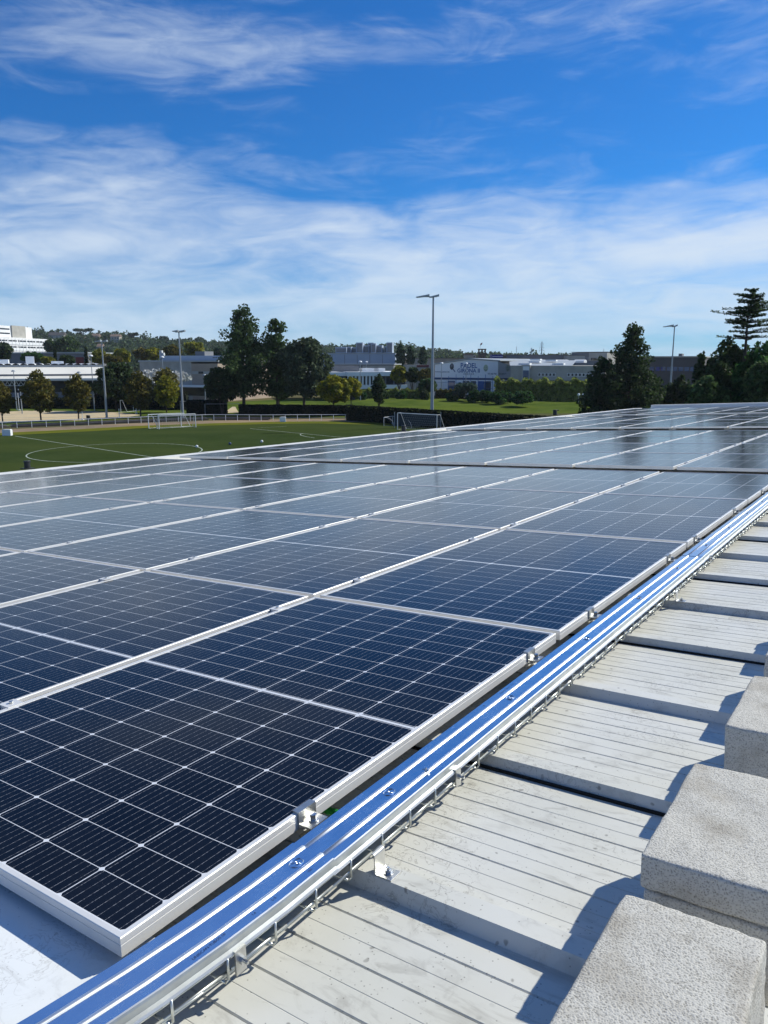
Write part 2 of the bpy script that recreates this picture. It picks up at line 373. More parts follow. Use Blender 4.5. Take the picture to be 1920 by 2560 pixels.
def npmesh(name, V, Fq, m, parent=None, org=(0, 0, 0)):
    V = np.asarray(V, dtype=np.float32) - np.array(org, dtype=np.float32)
    me = bpy.data.meshes.new(name); nf = len(Fq); k = Fq.shape[1]
    me.vertices.add(len(V)); me.vertices.foreach_set('co', V.ravel())
    me.loops.add(nf * k); me.loops.foreach_set('vertex_index', Fq.astype(np.int32).ravel())
    me.polygons.add(nf); me.polygons.foreach_set('loop_start', np.arange(0, nf * k, k, dtype=np.int32))
    me.update(calc_edges=True); me.materials.append(m)
    o = bpy.data.objects.new(name, me); COL.objects.link(o)
    if parent is not None: o.parent = parent
    else: o.location = org
    return o
def tag(o, label=None, cat=None, group=None, kind=None):
    if label: o['label'] = label
    if cat: o['category'] = cat
    if group: o['group'] = group
    if kind: o['kind'] = kind
    return o
def empty(name, loc, label, cat, group=None, mtx=None):
    o = bpy.data.objects.new(name, None); COL.objects.link(o); o.empty_display_size = .2
    if mtx is not None: o.matrix_basis = mtx
    else: o.location = loc
    return tag(o, label, cat, group)
def rtx(u, v, w): return MR @ Matrix.Translation((u, v, w))
def text_mb(txt, size, extrude=0.0, spacing=1.0, bold=0.0):
    cu = bpy.data.curves.new('t', 'FONT'); cu.body = txt; cu.size = size; cu.extrude = extrude; cu.offset = bold; cu.align_x = 'CENTER'; cu.align_y = 'CENTER'
    cu.space_character = spacing; cu.resolution_u = 3
    o = bpy.data.objects.new('t', cu); COL.objects.link(o)
    me = bpy.data.meshes.new_from_object(o)
    r = ([tuple(v.co) for v in me.vertices], [tuple(p.vertices) for p in me.polygons])
    bpy.data.objects.remove(o); bpy.data.meshes.remove(me); return r

# =================================================================== GROUND AND FAR SETTING
g = MB().add([(-4000, -300, 0), (4000, -300, 0), (4000, 5000, 0), (-4000, 5000, 0)], [(0, 1, 2, 3)])
tag(g.build('ground', M['earth']), kind='structure')
def sheet(name, pts, z, m, kind='structure', **k):
    n = len(pts); mb = MB().add([(p[0], p[1], z) for p in pts], [tuple(range(n))])
    o = mb.build(name, m); me = o.data
    if me.polygons[0].normal.z < 0: me.flip_normals()
    return tag(o, kind=kind, **k)
G = lambda q: tuple(ground(*q)[:2])
turf_edge_px = [c1(-700, 940), c1(0, 897), c1(600, 868), c1(1000, 845), c1(1659, 822), c2(200, 1000), c2(500, 992), c2(900, 988), c2(1240, 995), c3(300, 1008)]
te = [G(q) for q in turf_edge_px]
sheet('grass_field', te + [(70, 128), (90, 40), (30, 8), (-100, 8), (-120, 70)], .012, M['turf'])
def strip(name, pts, wd, z, m, side=1, **k):
    vs = []; n = len(pts)
    for i, p in enumerate(pts):
        a = pts[max(0, i - 1)]; b = pts[min(n - 1, i + 1)]; d = Vector((b[0] - a[0], b[1] - a[1])).normalized(); nn_ = Vector((-d.y, d.x)) * side
        vs += [(p[0], p[1], z), (p[0] + nn_.x * wd, p[1] + nn_.y * wd, z)]
    o = MB().add(vs, [(2 * i, 2 * i + 2, 2 * i + 3, 2 * i + 1) for i in range(n - 1)]).build(name, m)
    return tag(o, kind='structure', **k)
strip('worn_grass_border', te, 4.5, .020, M['turf_edge'], side=-1)
strip('track', te, 6.0, .008, M['track'])
# painted lines
CC = Vector((-29.5, 84.8)); LA = Vector((.68, .733)); LB = Vector((.733, -.68))
def line_path(mb, pts, wd=.12):
    for a, b in zip(pts[:-1], pts[1:]):
        a = Vector(a); b = Vector(b); d = (b - a).normalized(); n_ = Vector((-d.y, d.x)) * wd / 2
        mb.add([(a.x + n_.x, a.y + n_.y, .028), (a.x - n_.x, a.y - n_.y, .028), (b.x - n_.x, b.y - n_.y, .028), (b.x + n_.x, b.y + n_.y, .028)], [(0, 1, 2, 3)])
lm = MB()
line_path(lm, [CC + Vector((9.15 * math.cos(t), 9.15 * math.sin(t))) for t in np.linspace(0, 2 * math.pi, 73)], .13)
line_path(lm, [G(c1(110, 920)), G(c1(1020, 1060)), G((480, 1158))], .14)
p0 = Vector(G(c2(370, 1042))); p1 = Vector(G(c2(975, 1100))); line_path(lm, [p0, p1, p1 + (p1 - p0)], .13)
dspot = Vector(G(c2(980, 1068)));
line_path(lm, [Vector(G(q)) for q in (c2(765, 1077), c2(742, 1083), c2(748, 1092), c2(790, 1103), c2(850, 1112))], .12)
line_path(lm, [Vector(G(q)) for q in (c2(430, 1037), c2(640, 1026))], .10)
tag(lm.build('pitch_markings', M['line']), kind='structure')
# area beyond the track
sheet('sand_court', [G(q) for q in (c1(-900, 900), c1(-600, 760), c1(0, 740), c1(200, 731), c1(700, 736), c1(930, 748), c1(1045, 764), c1(960, 776), c1(800, 786), c1(600, 803), c1(0, 826))], .016, M['sand'])
sheet('lawn', [G(q) for q in (c1(-900, 1000), c1(0, 850), c1(900, 795), c1(1659, 775), c2(1250, 960), c2(1659, 960), c3(1200, 900), c3(1600, 860), c3(0, 790), c1(1000, 700), c1(0, 700), c1(-800, 720))], .004, M['grass'])
sheet('footpath', [G(q) for q in (c2(200, 925), c2(205, 905), c2(240, 880), c2(262, 880), c2(275, 905), c2(290, 925))], .018, M['sand'])
# grass mound behind the long hedge
mp = [G(q) for q in (c2(700, 880), c2(1100, 880), c3(0, 885), c3(600, 905), c3(1180, 935), c3(1700, 935), c3(1700, 850), c3(1530, 868), c3(1100, 858), c3(600, 848), c3(0, 843), c2(1100, 845), c2(700, 850))]
def mound():
    n = 60; rows = 8; mb = MB(); vs = []
    for i in range(n + 1):
        s = i / n
        for j in range(rows + 1):
            u_ = j / rows
            xf = -14 + s * 95; yn = 150 + .02 * max(0, xf) ** 1.0; yf = yn + 34
            y = yn + (yf - yn) * u_
            z = .02 + (1.1 + .25 * math.sin(s * 9)) * math.sin(min(1, u_ * 1.25) * math.pi / 2) * min(1, s * 12) + .12 * math.sin(s * 40 + j)*u_
            vs.append((xf, y, z))
    fs = [(i * (rows + 1) + j, (i + 1) * (rows + 1) + j, (i + 1) * (rows + 1) + j + 1, i * (rows + 1) + j + 1) for i in range(n) for j in range(rows)]
    return mb.add(vs, fs)
tag(mound().build('grass_mound', M['grass'], smooth=True), kind='structure')

# ------------------------------------------------------------------ foliage
def leaf_quads(rng, C, s, out=None, flat=0.0, asp=.7):
    n = len(C); d = rng.normal(size=(n, 3)); d[:, 2] *= (1 - flat)
    if out is not None: pass
    a = d / np.linalg.norm(d, axis=1, keepdims=True)
    e = rng.normal(size=(n, 3)); e[:, 2] *= (1 - flat)
    b = np.cross(a, e); b /= (np.linalg.norm(b, axis=1, keepdims=True) + 1e-9)
    if flat > .5: b = np.cross(np.array([[0, 0, 1.]]) + .35 * rng.normal(size=(n, 3)), a); b /= (np.linalg.norm(b, axis=1, keepdims=True) + 1e-9)
    sz = s * rng.uniform(.55, 1.3, size=(n, 1))
    V = np.stack([C - a * sz, C - b * sz * asp, C + a * sz, C + b * sz * asp], 1).reshape(-1, 3)
    return V, np.arange(4 * n).reshape(-1, 4)
def lobe_points(rng, lobes, n, inner=.45):
    L = np.array(lobes); wgt = L[:, 3] * L[:, 4] + L[:, 4] * L[:, 5]; idx = rng.choice(len(L), n, p=wgt / wgt.sum())
    d = rng.normal(size=(n, 3)); d /= np.linalg.norm(d, axis=1, keepdims=True)
    r = rng.uniform(inner ** 2, 1.08, size=(n, 1)) ** .5
    return L[idx, :3] + d * r * L[idx, 3:6]
def trunk_mb(mb, rng, h, r, lean=0, top=None):
    p = Vector((0, 0, 0)); pts = [p.copy()]; k = 5
    for i in range(k):
        p = p + Vector((rng.normal() * .02 * h / k + lean / k, rng.normal() * .02 * h / k, h / k)); pts.append(p.copy())
    for i in range(k): mb.cyl(pts[i], pts[i + 1], r * (1 - .8 * i / k), r * (1 - .8 * (i + 1) / k), 7)
    return pts
TREE_N = [0]
def tree(kind, base, h, wd, cb, mname, label, name='tree', group=None, n=None, leaf=.32, seed=None, tr=None, stems=1, depth=None):
    """base Vector on ground, h total height, wd crown width, cb height at which the crown begins"""
    TREE_N[0] += 1; rng = np.random.default_rng(seed or 1000 + TREE_N[0] * 7)
    root = empty(name, base, label, 'shrub' if kind == 'bush' else 'tree', group)
    ch = h - cb; rx = wd / 2; ry = (depth or wd) / 2; lobes = []; mb = MB(); tr = tr or max(.08, h * .018)
    ax = []
    for st in range(stems):
        ax.append(trunk_mb(mb, rng, h * (.9 if kind in ('pine', 'cypress', 'poplar', 'cedar') else .72), tr, lean=(st - (stems - 1) / 2) * wd * .25))
    if kind == 'round' or kind == 'bush':
        k = 26
        lobes.append((0, 0, cb + ch * .5, rx * .62, ry * .62, ch * .38))
        for i in range(k):
            t = rng.uniform(0, 2 * math.pi); zz = rng.uniform(-.85, 1)
            rr = math.sqrt(max(0, 1 - zz * zz)) * .68; s_ = rng.uniform(.20, .40)
            x, y, z = rx * rr * math.cos(t), ry * rr * math.sin(t), cb + ch * (.5 + .36 * zz)
            lobes.append((x, y, z, rx * s_, ry * s_, ch * s_ * .42))
            if i % 2 == 0 and kind == 'round': mb.cyl(ax[0][2], (x, y, z), tr * .28, tr * .08, 5)
    elif kind == 'oval':
        for i in range(22):
            zz = i / 21; wdt = math.sin(math.pi * min(1, (zz * .86 + .12))) ** .75
            t = i * 2.4; rr = .5 * wdt; s_ = rng.uniform(.28, .42) * (.45 + .55 * wdt)
            x, y, z = rx * rr * math.cos(t), ry * rr * math.sin(t), cb + ch * (.06 + .86 * zz)
            lobes.append((x, y, z, rx * s_ * 1.3, ry * s_ * 1.3, ch * .085 + .1))
            mb.cyl(ax[0][min(5, 1 + int(zz * 4))], (x, y, z), tr * .28, tr * .06, 5)
    elif kind == 'pine':                       # tall irregular conifer: ragged tiers of upward clumps
        tiers = 11
        for i in range(tiers):
            zz = (i + .5) / tiers; wdt = ((1 - zz) ** .55 + .06) * (.72 + .45 * rng.random()) * (1 if zz > .15 else .85); nb = 7 if zz < .7 else 4
            for j in range(nb):
                t = 2 * math.pi * (j + rng.random()) / nb; ln = rx * wdt * rng.uniform(.45, 1.12)
                x, y, z = ln * math.cos(t) * .95, ln * math.sin(t) * .95, cb + ch * (zz + rng.uniform(-.03, .04))
                s_ = rx * rng.uniform(.16, .27) * (.6 + .5 * wdt)
                lobes.append((x, y, z + s_ * .3, s_, s_, s_ * rng.uniform(.7, 1.1)))
                lobes.append((x * .5, y * .5, z, s_ * .9, s_ * .9, s_ * .7))
                mb.cyl((0, 0, z - ln * .25), (x, y, z), tr * .22, tr * .06, 4)
        lobes.append((0, 0, h - ch * .04, rx * .10, rx * .10, ch * .05))
    elif kind == 'poplar':
        for i in range(20):
            zz = (i + .5) / 20; wdt = math.sin(math.pi * min(1, zz * .8 + .2)) ** .6; t = i * 2.4
            lobes.append((rx * .45 * wdt * math.cos(t), rx * .45 * wdt * math.sin(t), cb + ch * zz, rx * .5 * wdt, rx * .5 * wdt, ch * .06))
    elif kind == 'cypress':
        for i in range(16):
            zz = (i + .5) / 16; wdt = math.sin(math.pi * (zz * .82 + .16)) ** .6; t = i * 2.4
            lobes.append((rx * .2 * math.cos(t), rx * .2 * math.sin(t), cb + ch * zz, rx * .8 * wdt, rx * .8 * wdt, ch * .05))
    n = n or int(1500 + 60 * rx * ch)
    if kind == 'cedar':
        P = []
        zs_ = [0, .10, .19, .30, .43, .50, .60, .68, .80, .90, 1.0]; ws_ = [.95, .62, .92, .66, 1.0, .85, .74, .60, .48, .34, .10]
        for j in range(115):
            zz = rng.uniform(0, 1) ** .9; zz = zs_[int(zz * 10)] * .35 + zz * .65; wdt = np.interp(zz, zs_, ws_)
            t = j * 2.4 + rng.uniform(-.4, .4); ln = rx * wdt * rng.uniform(.35, 1.1); z0 = cb + ch * min(.98, zz)
            dirv = np.array([math.cos(t), math.sin(t)]); tipz = z0 + ln * rng.uniform(-.04, .20)
            mb.cyl((0, 0, z0), (ln * dirv[0], ln * dirv[1], tipz), tr * .26, tr * .04, 4)
            m_ = int(30 + 120 * ln / rx); s = rng.uniform(.18, 1.0, size=m_); off = rng.normal(size=m_) * .13 * ln * (1.2 - s)
            x = ln * s * dirv[0] - off * dirv[1]; y = ln * s * dirv[1] + off * dirv[0]
            z = z0 + (tipz - z0) * s + rng.uniform(-.012, .05, size=m_) * rx
            P.append(np.stack([x, y, z], 1))
        P = np.concatenate(P); V, Fq = leaf_quads(rng, P, leaf, flat=.7, asp=.45)
    else:
        P = lobe_points(rng, lobes, n, .5 if kind != 'bush' else .75); V, Fq = leaf_quads(rng, P, leaf)
    npmesh('crown', V, Fq, M[mname], root)
    mb.build('trunk', M['bark'], root)
    return root
def tpx(kind, xc, ybase, ytop, wpx, ycb, mname, label, Y=None, name='tree', **k):
    """positions and sizes read from the photograph, placed on the ground at their own distance"""
    if Y is None: b = ground(xc, ybase)
    else: b = atY(xc, ybase, Y); b.z = 0
    Yd = b.y; top = atY(xc, ytop, Yd).z; cb = max(.15, atY(xc, ycb, Yd).z)
    dist = Yd; wd = wpx / F * dist * 1.02
    return tree(kind, b, top, wd, min(cb, top * .8), mname, label, name, **k)
GR = 'young plane trees behind the rail fence'
tpx('oval', *[c1(22, 820)[0], c1(22, 820)[1]], c1(0, 515)[1], 62, c1(0, 745)[1], 'f_olive', 'autumn-tinged plane tree at the left edge of the picture beside the sand court', name='plane_tree', group=GR, leaf=.26)
tpx('oval', c1(305, 0)[0], c1(0, 810)[1], c1(0, 432)[1], 94, c1(0, 735)[1], 'f_olive', 'wide reddish-olive plane tree with two tops, second from the left by the sand', name='plane_tree', group=GR, leaf=.26)
tpx('oval', c1(583, 0)[0], c1(0, 800)[1], c1(0, 462)[1], 80, c1(0, 728)[1], 'f_olive', 'brown-tinged plane tree, third from the left by the sand court', name='plane_tree', group=GR, leaf=.26)
tpx('oval', c1(1043, 0)[0], c1(0, 780)[1], c1(0, 440)[1], 82, c1(0, 715)[1], 'f_olive', 'dark olive plane tree just left of the doubled training goals', name='plane_tree', group=GR, leaf=.28, n=3200)
tpx('oval', c1(1235, 0)[0], c1(0, 745)[1], c1(0, 470)[1], 72, c1(0, 700)[1], 'f_yellow', 'yellow-green young tree in front of the white blossom-like shrub patch', name='plane_tree', group=GR, leaf=.28)
tpx('round', c1(860, 0)[0], 1020, c1(0, 372)[1], 125, c1(0, 690)[1], 'f_dark', 'very dark spreading tree behind the small playground goal frame', Y=158, name='broadleaf_tree', leaf=.4, n=5200)
tpx('round', c1(1250, 0)[0], 1020, c1(0, 385)[1], 70, c1(0, 640)[1], 'f_olive', 'thin light crown tree with white bits showing through, left of the brown building', Y=165, name='broadleaf_tree', leaf=.34, n=1100)
tpx('pine', c2(385, 0)[0] - 20, c2(0, 932)[1], c2(0, 165)[1], 158, c2(0, 790)[1], 'f_pine', 'tallest pine of the group behind the pitch, with a rounded open top', Y=149, name='pine_tree', leaf=.27, n=11000)
tpx('pine', c2(575, 0)[0], c2(0, 936)[1], c2(0, 248)[1], 122, c2(0, 800)[1], 'f_pine', 'second tallest pine with a narrow pointed top, right of the tallest one', Y=151, name='pine_tree', leaf=.27, n=8000)
tpx('round', c2(775, 0)[0], c2(0, 935)[1], c2(0, 358)[1], 138, c2(0, 860)[1], 'f_grey', 'large round grey-green tree right of the two pines', Y=147, name='broadleaf_tree', leaf=.32, n=10000, tr=.3)
tpx('round', c2(165, 0)[0], c2(0, 925)[1], c2(0, 570)[1], 84, c2(0, 870)[1], 'f_dark', 'low dark two-stemmed tree left of the tallest pine', Y=146, name='broadleaf_tree', leaf=.32, n=4200, stems=2)
tpx('round', c2(590, 0)[0], c2(0, 925)[1], c2(0, 640)[1], 70, c2(0, 850)[1], 'f_dark', 'dark low tree filling the gap under the second pine', Y=156, name='broadleaf_tree', leaf=.32, n=3200)
tpx('round', c2(990, 0)[0], c2(0, 945)[1], c2(0, 640)[1], 92, c2(0, 870)[1], 'f_yellow', 'bright yellow-green tree at the foot of the grey-green round tree', Y=144, name='broadleaf_tree', leaf=.28, n=5200)
tpx('round', c2(1120, 0)[0], c2(0, 900)[1], c2(0, 655)[1], 56, c2(0, 830)[1], 'f_yellow', 'smaller yellow-green tree in front of the white office wing', Y=160, name='broadleaf_tree', leaf=.3, n=2600)
tpx('oval', c2(1325, 0)[0], c2(0, 880)[1], c2(0, 638)[1], 44, c2(0, 850)[1], 'f_dark', 'small dark tree alone on the grass in front of the white office slab', Y=152, name='broadleaf_tree', leaf=.26, n=1800)
# trees round the padel hall
for xc, yt, wd_, yc, mn, lb, Y in (
    (c3(110, 0)[0], c3(0, 572)[1], 44, 960, 'f_yellow', 'yellow-green tree at the left end of the row before the padel hall', 196),
    (c3(210, 0)[0], c3(0, 585)[1], 34, 960, 'f_dark', 'dark narrow tree between the two yellow-tinged ones, left of the lamp', 194),
    (c3(300, 0)[0], c3(0, 585)[1], 40, 960, 'f_olive', 'orange-tinged tree directly left of the tall floodlight pole', 192),
    (c3(320, 0)[0], c3(0, 660)[1], 48, 985, 'f_pine', 'mid-green bushy tree behind the tall floodlight pole', 186),
    (c2(1470, 0)[0], c2(0, 575)[1], 40, 960, 'f_yellow', 'yellow-green tree rising above the right end of the white office slab', 225)):
    tpx('round', xc, 990, yt, wd_, yc, mn, lb, Y=Y, name='broadleaf_tree', leaf=.38, n=2000)
for i, (xc, yt, wd_) in enumerate(((c3(122, 0)[0], c3(0, 420)[1], 28), (c3(195, 0)[0], c3(0, 425)[1], 22), (c3(287, 0)[0], c3(0, 435)[1], 22))):
    tpx('poplar', xc, 960, yt, wd_, 915, 'f_poplar', ('tall leafy poplar, leftmost of the three on the skyline left of the tall floodlight', 'middle one of the three skyline poplars left of the tall floodlight', 'rightmost skyline poplar, directly left of the tall floodlight pole')[i], Y=290, name='poplar_tree', group='poplars on the skyline', leaf=.6, n=1500)
for i, (xc, yt, yb) in enumerate(((c1(422, 0)[0], c1(0, 238)[1], 908), (c1(650, 0)[0], c1(0, 255)[1], 908))):
    tpx('cypress', xc, 950, yt, 8.5, 925, 'f_dark', ('tall thin cypress in front of the grey hall, the left of two', 'tall thin cypress beside the dark red wall panel, the right of two')[i], Y=262, name='cypress_tree', group='cypresses by the grey hall', leaf=.4, n=900)
# trees behind the sports hall
for xc, yt, wd_, yc, mn, lb, Y in (
    (c1(20, 0)[0], c1(0, 215)[1], 60, 905, 'f_dark', 'dark open conifer at the left edge in front of the white hospital block', 270),
    (c1(250, 0)[0], c1(0, 295)[1], 52, 905, 'f_bush', 'green round tree in front of the grey hall, right of the white hospital block', 262),
    (c1(370, 0)[0], c1(0, 335)[1], 30, 910, 'f_yellow', 'small pale green tree beside the left cypress', 258),
    (c1(508, 0)[0], c1(0, 322)[1], 38, 910, 'f_dark', 'dark round tree between the two cypresses', 258),
    (c1(400, 0)[0], c1(0, 200)[1], 40, 885, 'f_pine', 'tall green tree at the right end of the white hospital block', 400),
    (c1(520, 0)[0], c1(0, 175)[1], 60, 888, 'f_pine', 'big green tree behind the grey hall roof', 400),
    (c1(760, 0)[0], c1(0, 280)[1], 50, 910, 'f_yellow', 'yellow-green tree right of the right cypress', 262),
    (c1(840, 0)[0], c1(0, 320)[1], 50, 910, 'f_olive', 'olive tree behind the flat-roofed sports hall end', 240),
    (c1(920, 0)[0], c1(0, 275)[1], 44, 910, 'f_yellow', 'yellow-tinged tree above the dark spreading tree', 250),
    (c1(1060, 0)[0], c1(0, 265)[1], 44, 900, 'f_olive', 'first autumn-tinged tree behind the brown building, left of its roof plant', 300),
    (c1(1150, 0)[0], c1(0, 262)[1], 40, 900, 'f_yellow', 'yellowish tree right behind the brown building roof edge', 300),
    (c1(1290, 0)[0], c1(0, 245)[1], 44, 890, 'f_olive', 'olive tree behind the blue-grey roof plant', 310),
    (c1(1450, 0)[0], c1(0, 220)[1], 56, 890, 'f_yellow', 'large yellow-green tree above the right end of the roof plant', 320),
    (c2(140, 0)[0], c2(0, 440)[1], 26, 895, 'f_poplar', 'pale green tree between the roof plant and the tallest pine', 320)):
    tpx('round', xc, 960, yt, wd_, yc, mn, lb, Y=Y, name='broadleaf_tree', leaf=.7, n=1500)
# right-hand trees
tpx('pine', c4(548, 0)[0], 1020, c4(0, 455)[1], 178, 1075, 'f_dark', 'dark ragged conifer with a leaning double top, left of the far lamp post', Y=105, name='conifer_tree', leaf=.22, n=14000)
tpx('pine', c4(330, 0)[0], 1020, c4(0, 700)[1], 118, 1080, 'f_dark', 'lower dark conifer leaning on the left flank of the ragged one', Y=103, name='conifer_tree', leaf=.22, n=8000)
tpx('round', c4(690, 0)[0], 1020, c4(0, 780)[1], 70, 1050, 'f_dark', 'dark low tree right of the ragged conifer, at the lamp post', Y=118, name='broadleaf_tree', leaf=.26, n=4000)
tpx('cedar', c4(1440, 0)[0], 1020, c4(0, 130)[1], 165, c4(0, 540)[1], 'f_pine', 'cedar with flat spreading tiers towering over the trees at the right edge', Y=82, name='cedar_tree', leaf=.15, tr=.32)
for xc, yt, wd_, mn, lb, Y, n_ in (
    (c4(1330, 0)[0], c4(0, 478)[1], 130, 'f_dark', 'rounded dark tree directly under the cedar top', 84, 9000),
    (c4(1100, 0)[0], c4(0, 612)[1], 40, 'f_dark', 'narrow dark bush-like tree at the left end of the right-hand tree mass', 88, 3200),
    (c4(1540, 0)[0], c4(0, 560)[1], 120, 'f_bush', 'deep green tree in front, below and right of the cedar', 76, 8000),
    (c4(1780, 0)[0], c4(0, 440)[1], 150, 'f_dark', 'dark tree cut by the right edge of the picture', 80, 7000),
    (c4(1250, 0)[0], c4(0, 700)[1], 110, 'f_dark', 'low dark tree at the foot of the rounded tree under the cedar', 78, 7000),
    (c4(960, 0)[0], c4(0, 810)[1], 56, 'f_dark', 'small dark tree right of the far lamp post', 108, 3600),
    (c4(1430, 0)[0], c4(0, 620)[1], 150, 'f_dark', 'wide dark tree closing the gap behind the two greener ones at the right', 90, 8000),
    (c4(1190, 0)[0], c4(0, 800)[1], 120, 'f_pine', 'low mid-green tree in front of the left end of the right-hand trees', 74, 6000),
    (c4(1640, 0)[0], c4(0, 690)[1], 130, 'f_pine', 'mid-green tree in front at the right edge of the picture', 72, 6000),
    (c4(850, 0)[0], c4(0, 880)[1], 60, 'f_dark', 'dark shrubby tree behind the far lamp post', 112, 3000)):
    tpx('round', xc, 1020, yt, wd_, 1125, mn, lb, Y=Y, name='broadleaf_tree', leaf=.24, n=n_)
# bushes on the mound
BG = 'clipped round bushes on the mound'
for xc, yt, wd_, yb, mn, lb in (
    (c3(508, 0)[0], c3(0, 775)[1], 28, c3(0, 842)[1], 'f_bush', 'small clipped bush, leftmost of the row right of the tall floodlight pole'),
    (c3(600, 0)[0], c3(0, 688)[1], 52, c3(0, 842)[1], 'f_blue', 'tall loose blue-green bush, biggest in the row before the padel hall'),
    (c3(668, 0)[0], c3(0, 752)[1], 31, c3(0, 850)[1], 'f_bush', 'clipped bush directly right of the tall blue-green one'),
    (c3(752, 0)[0], c3(0, 752)[1], 29, c3(0, 850)[1], 'f_bush', 'clipped bush third from the right in the row on the mound'),
    (c3(848, 0)[0], c3(0, 757)[1], 38, c3(0, 857)[1], 'f_bush', 'broad clipped bush with a smaller one tucked behind its right side'),
    (c3(915, 0)[0], c3(0, 765)[1], 22, c3(0, 852)[1], 'f_bush', 'smaller clipped bush half hidden behind the broad one'),
    (c3(1028, 0)[0], c3(0, 757)[1], 44, c3(0, 866)[1], 'f_bush', 'ball-shaped clipped bush standing alone at the right end of the row')):
    b = ground(xc, yb, 1.0); b.z = .9; top = atY(xc, yt, b.y).z
    tree('bush', b, top - .9, wd_ * 1.35 / F * b.y, .05, mn, lb, 'bush', BG, n=3600, leaf=.22, tr=.06)
def hedge(name, px0, px1, ytop, Y0, Y1, depth, mname, label, z0=0.0, n=4000, leaf=.3, ragged=.5, H=None):
    p0 = atY(px0, 950, Y0); p1 = atY(px1, 950, Y1); rng = np.random.default_rng(abs(int(px0 * 7 + px1)))
    mid = Vector(((p0.x + p1.x) / 2, (p0.y + p1.y) / 2, z0))
    s = rng.uniform(0, 1, n); top = H or (zat(ytop, (Y0 + Y1) / 2) - z0)
    w_ = rng.uniform(0, 1, n); bumpy = 1 + ragged * (.5 * np.sin(s * 37 + 1) + .3 * np.sin(s * 83) + .5 * rng.normal(size=n) * .5) * .35
    face = rng.random(n)
    z = np.where(face < .3, top * bumpy, rng.uniform(0, 1, n) * top * bumpy); y = np.where(face < .3, rng.uniform(0, 1, n), np.where(face < .85, rng.uniform(0, .12, n), rng.uniform(.85, 1, n))) * depth
    P = np.stack([p0.x + (p1.x - p0.x) * s - mid.x, p0.y + (p1.y - p0.y) * s + y - mid.y, z], 1)
    V, Fq = leaf_quads(rng, P, leaf)
    root = empty(name, mid, label, 'hedge'); npmesh('foliage', V, Fq, M[mname], root)
    cm = MB(); a = (p0.x - mid.x, p0.y - mid.y + depth * .1); b = (p1.x - mid.x, p1.y - mid.y + depth * .1)
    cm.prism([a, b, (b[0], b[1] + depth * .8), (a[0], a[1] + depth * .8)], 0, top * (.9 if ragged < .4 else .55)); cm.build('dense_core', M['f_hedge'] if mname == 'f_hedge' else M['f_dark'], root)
    return root
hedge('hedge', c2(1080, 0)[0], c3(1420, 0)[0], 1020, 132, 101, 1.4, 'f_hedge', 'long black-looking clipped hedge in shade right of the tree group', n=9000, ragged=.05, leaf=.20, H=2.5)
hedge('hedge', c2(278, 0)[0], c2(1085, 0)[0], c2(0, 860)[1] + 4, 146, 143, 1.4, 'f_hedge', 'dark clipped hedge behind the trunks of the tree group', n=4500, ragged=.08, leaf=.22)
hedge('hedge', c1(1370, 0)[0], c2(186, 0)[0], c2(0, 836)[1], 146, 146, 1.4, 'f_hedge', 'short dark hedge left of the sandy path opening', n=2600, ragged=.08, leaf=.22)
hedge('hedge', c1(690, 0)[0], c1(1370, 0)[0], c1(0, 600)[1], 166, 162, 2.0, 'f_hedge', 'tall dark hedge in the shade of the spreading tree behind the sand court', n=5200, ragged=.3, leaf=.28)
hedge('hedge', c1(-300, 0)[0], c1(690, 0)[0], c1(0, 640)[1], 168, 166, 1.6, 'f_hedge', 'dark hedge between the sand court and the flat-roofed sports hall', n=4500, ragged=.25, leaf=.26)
hedge('bamboo_hedge', c3(835, 0)[0], c3(1530, 0)[0], c3(0, 705)[1], 186, 180, 4.0, 'f_bamboo', 'feathery yellow-green bamboo screen in front of the concrete building', z0=1.0, n=15000, ragged=.75, leaf=.34)
hedge('shrub_row', c3(385, 0)[0], c3(600, 0)[0], c3(0, 765)[1], 190, 188, 3.0, 'f_olive', 'olive-coloured shrubs right of the tall floodlight pole', z0=.9, n=3500, ragged=.6, leaf=.3)
hedge('shrub_row', c2(1150, 0)[0], c3(340, 0)[0], c2(0, 762)[1], 186, 188, 3.0, 'f_bamboo', 'mixed yellow-green shrubs below the white office slab', z0=.9, n=7500, ragged=.7, leaf=.32)
for i, (a, b_, yt) in enumerate(((1170, 1240, 770), (1350, 1400, 765), (1440, 1530, 752), (1620, 1700, 755))):
    bb = ground((c2(a, 0)[0] + c2(b_, 0)[0]) / 2, c2(0, 842)[1], .8); bb.z = .7
    tree('bush', bb, zat(c2(0, yt)[1], bb.y) - .7, (b_ - a) * .33755 / F * bb.y, .1, 'f_bush' if i % 2 == 0 else 'f_dark',
         ('green bush beside the right foot of the yellow-green trees', 'dark bush right of the lone dark small tree', 'green bush below the right end of the white office slab', 'dark green bush left of the tall floodlight pole')[i], 'bush', 'bushes along the top of the mound', n=1200, leaf=.25, tr=.06)
# small white-flowered shrub patch seen through the thin tree
b = atY(c1(1175, 0)[0], 950, 172); b.z = 0
M['f_white'] = foliage('foliage_white', (.45, .46, .45), .15)
tree('round', b, zat(c1(0, 425)[1], 172), 15, zat(c1(0, 545)[1], 172), 'f_white', 'pale whitish flowering tree showing behind the thin light-crowned tree', 'flowering_tree', n=900, leaf=.45)

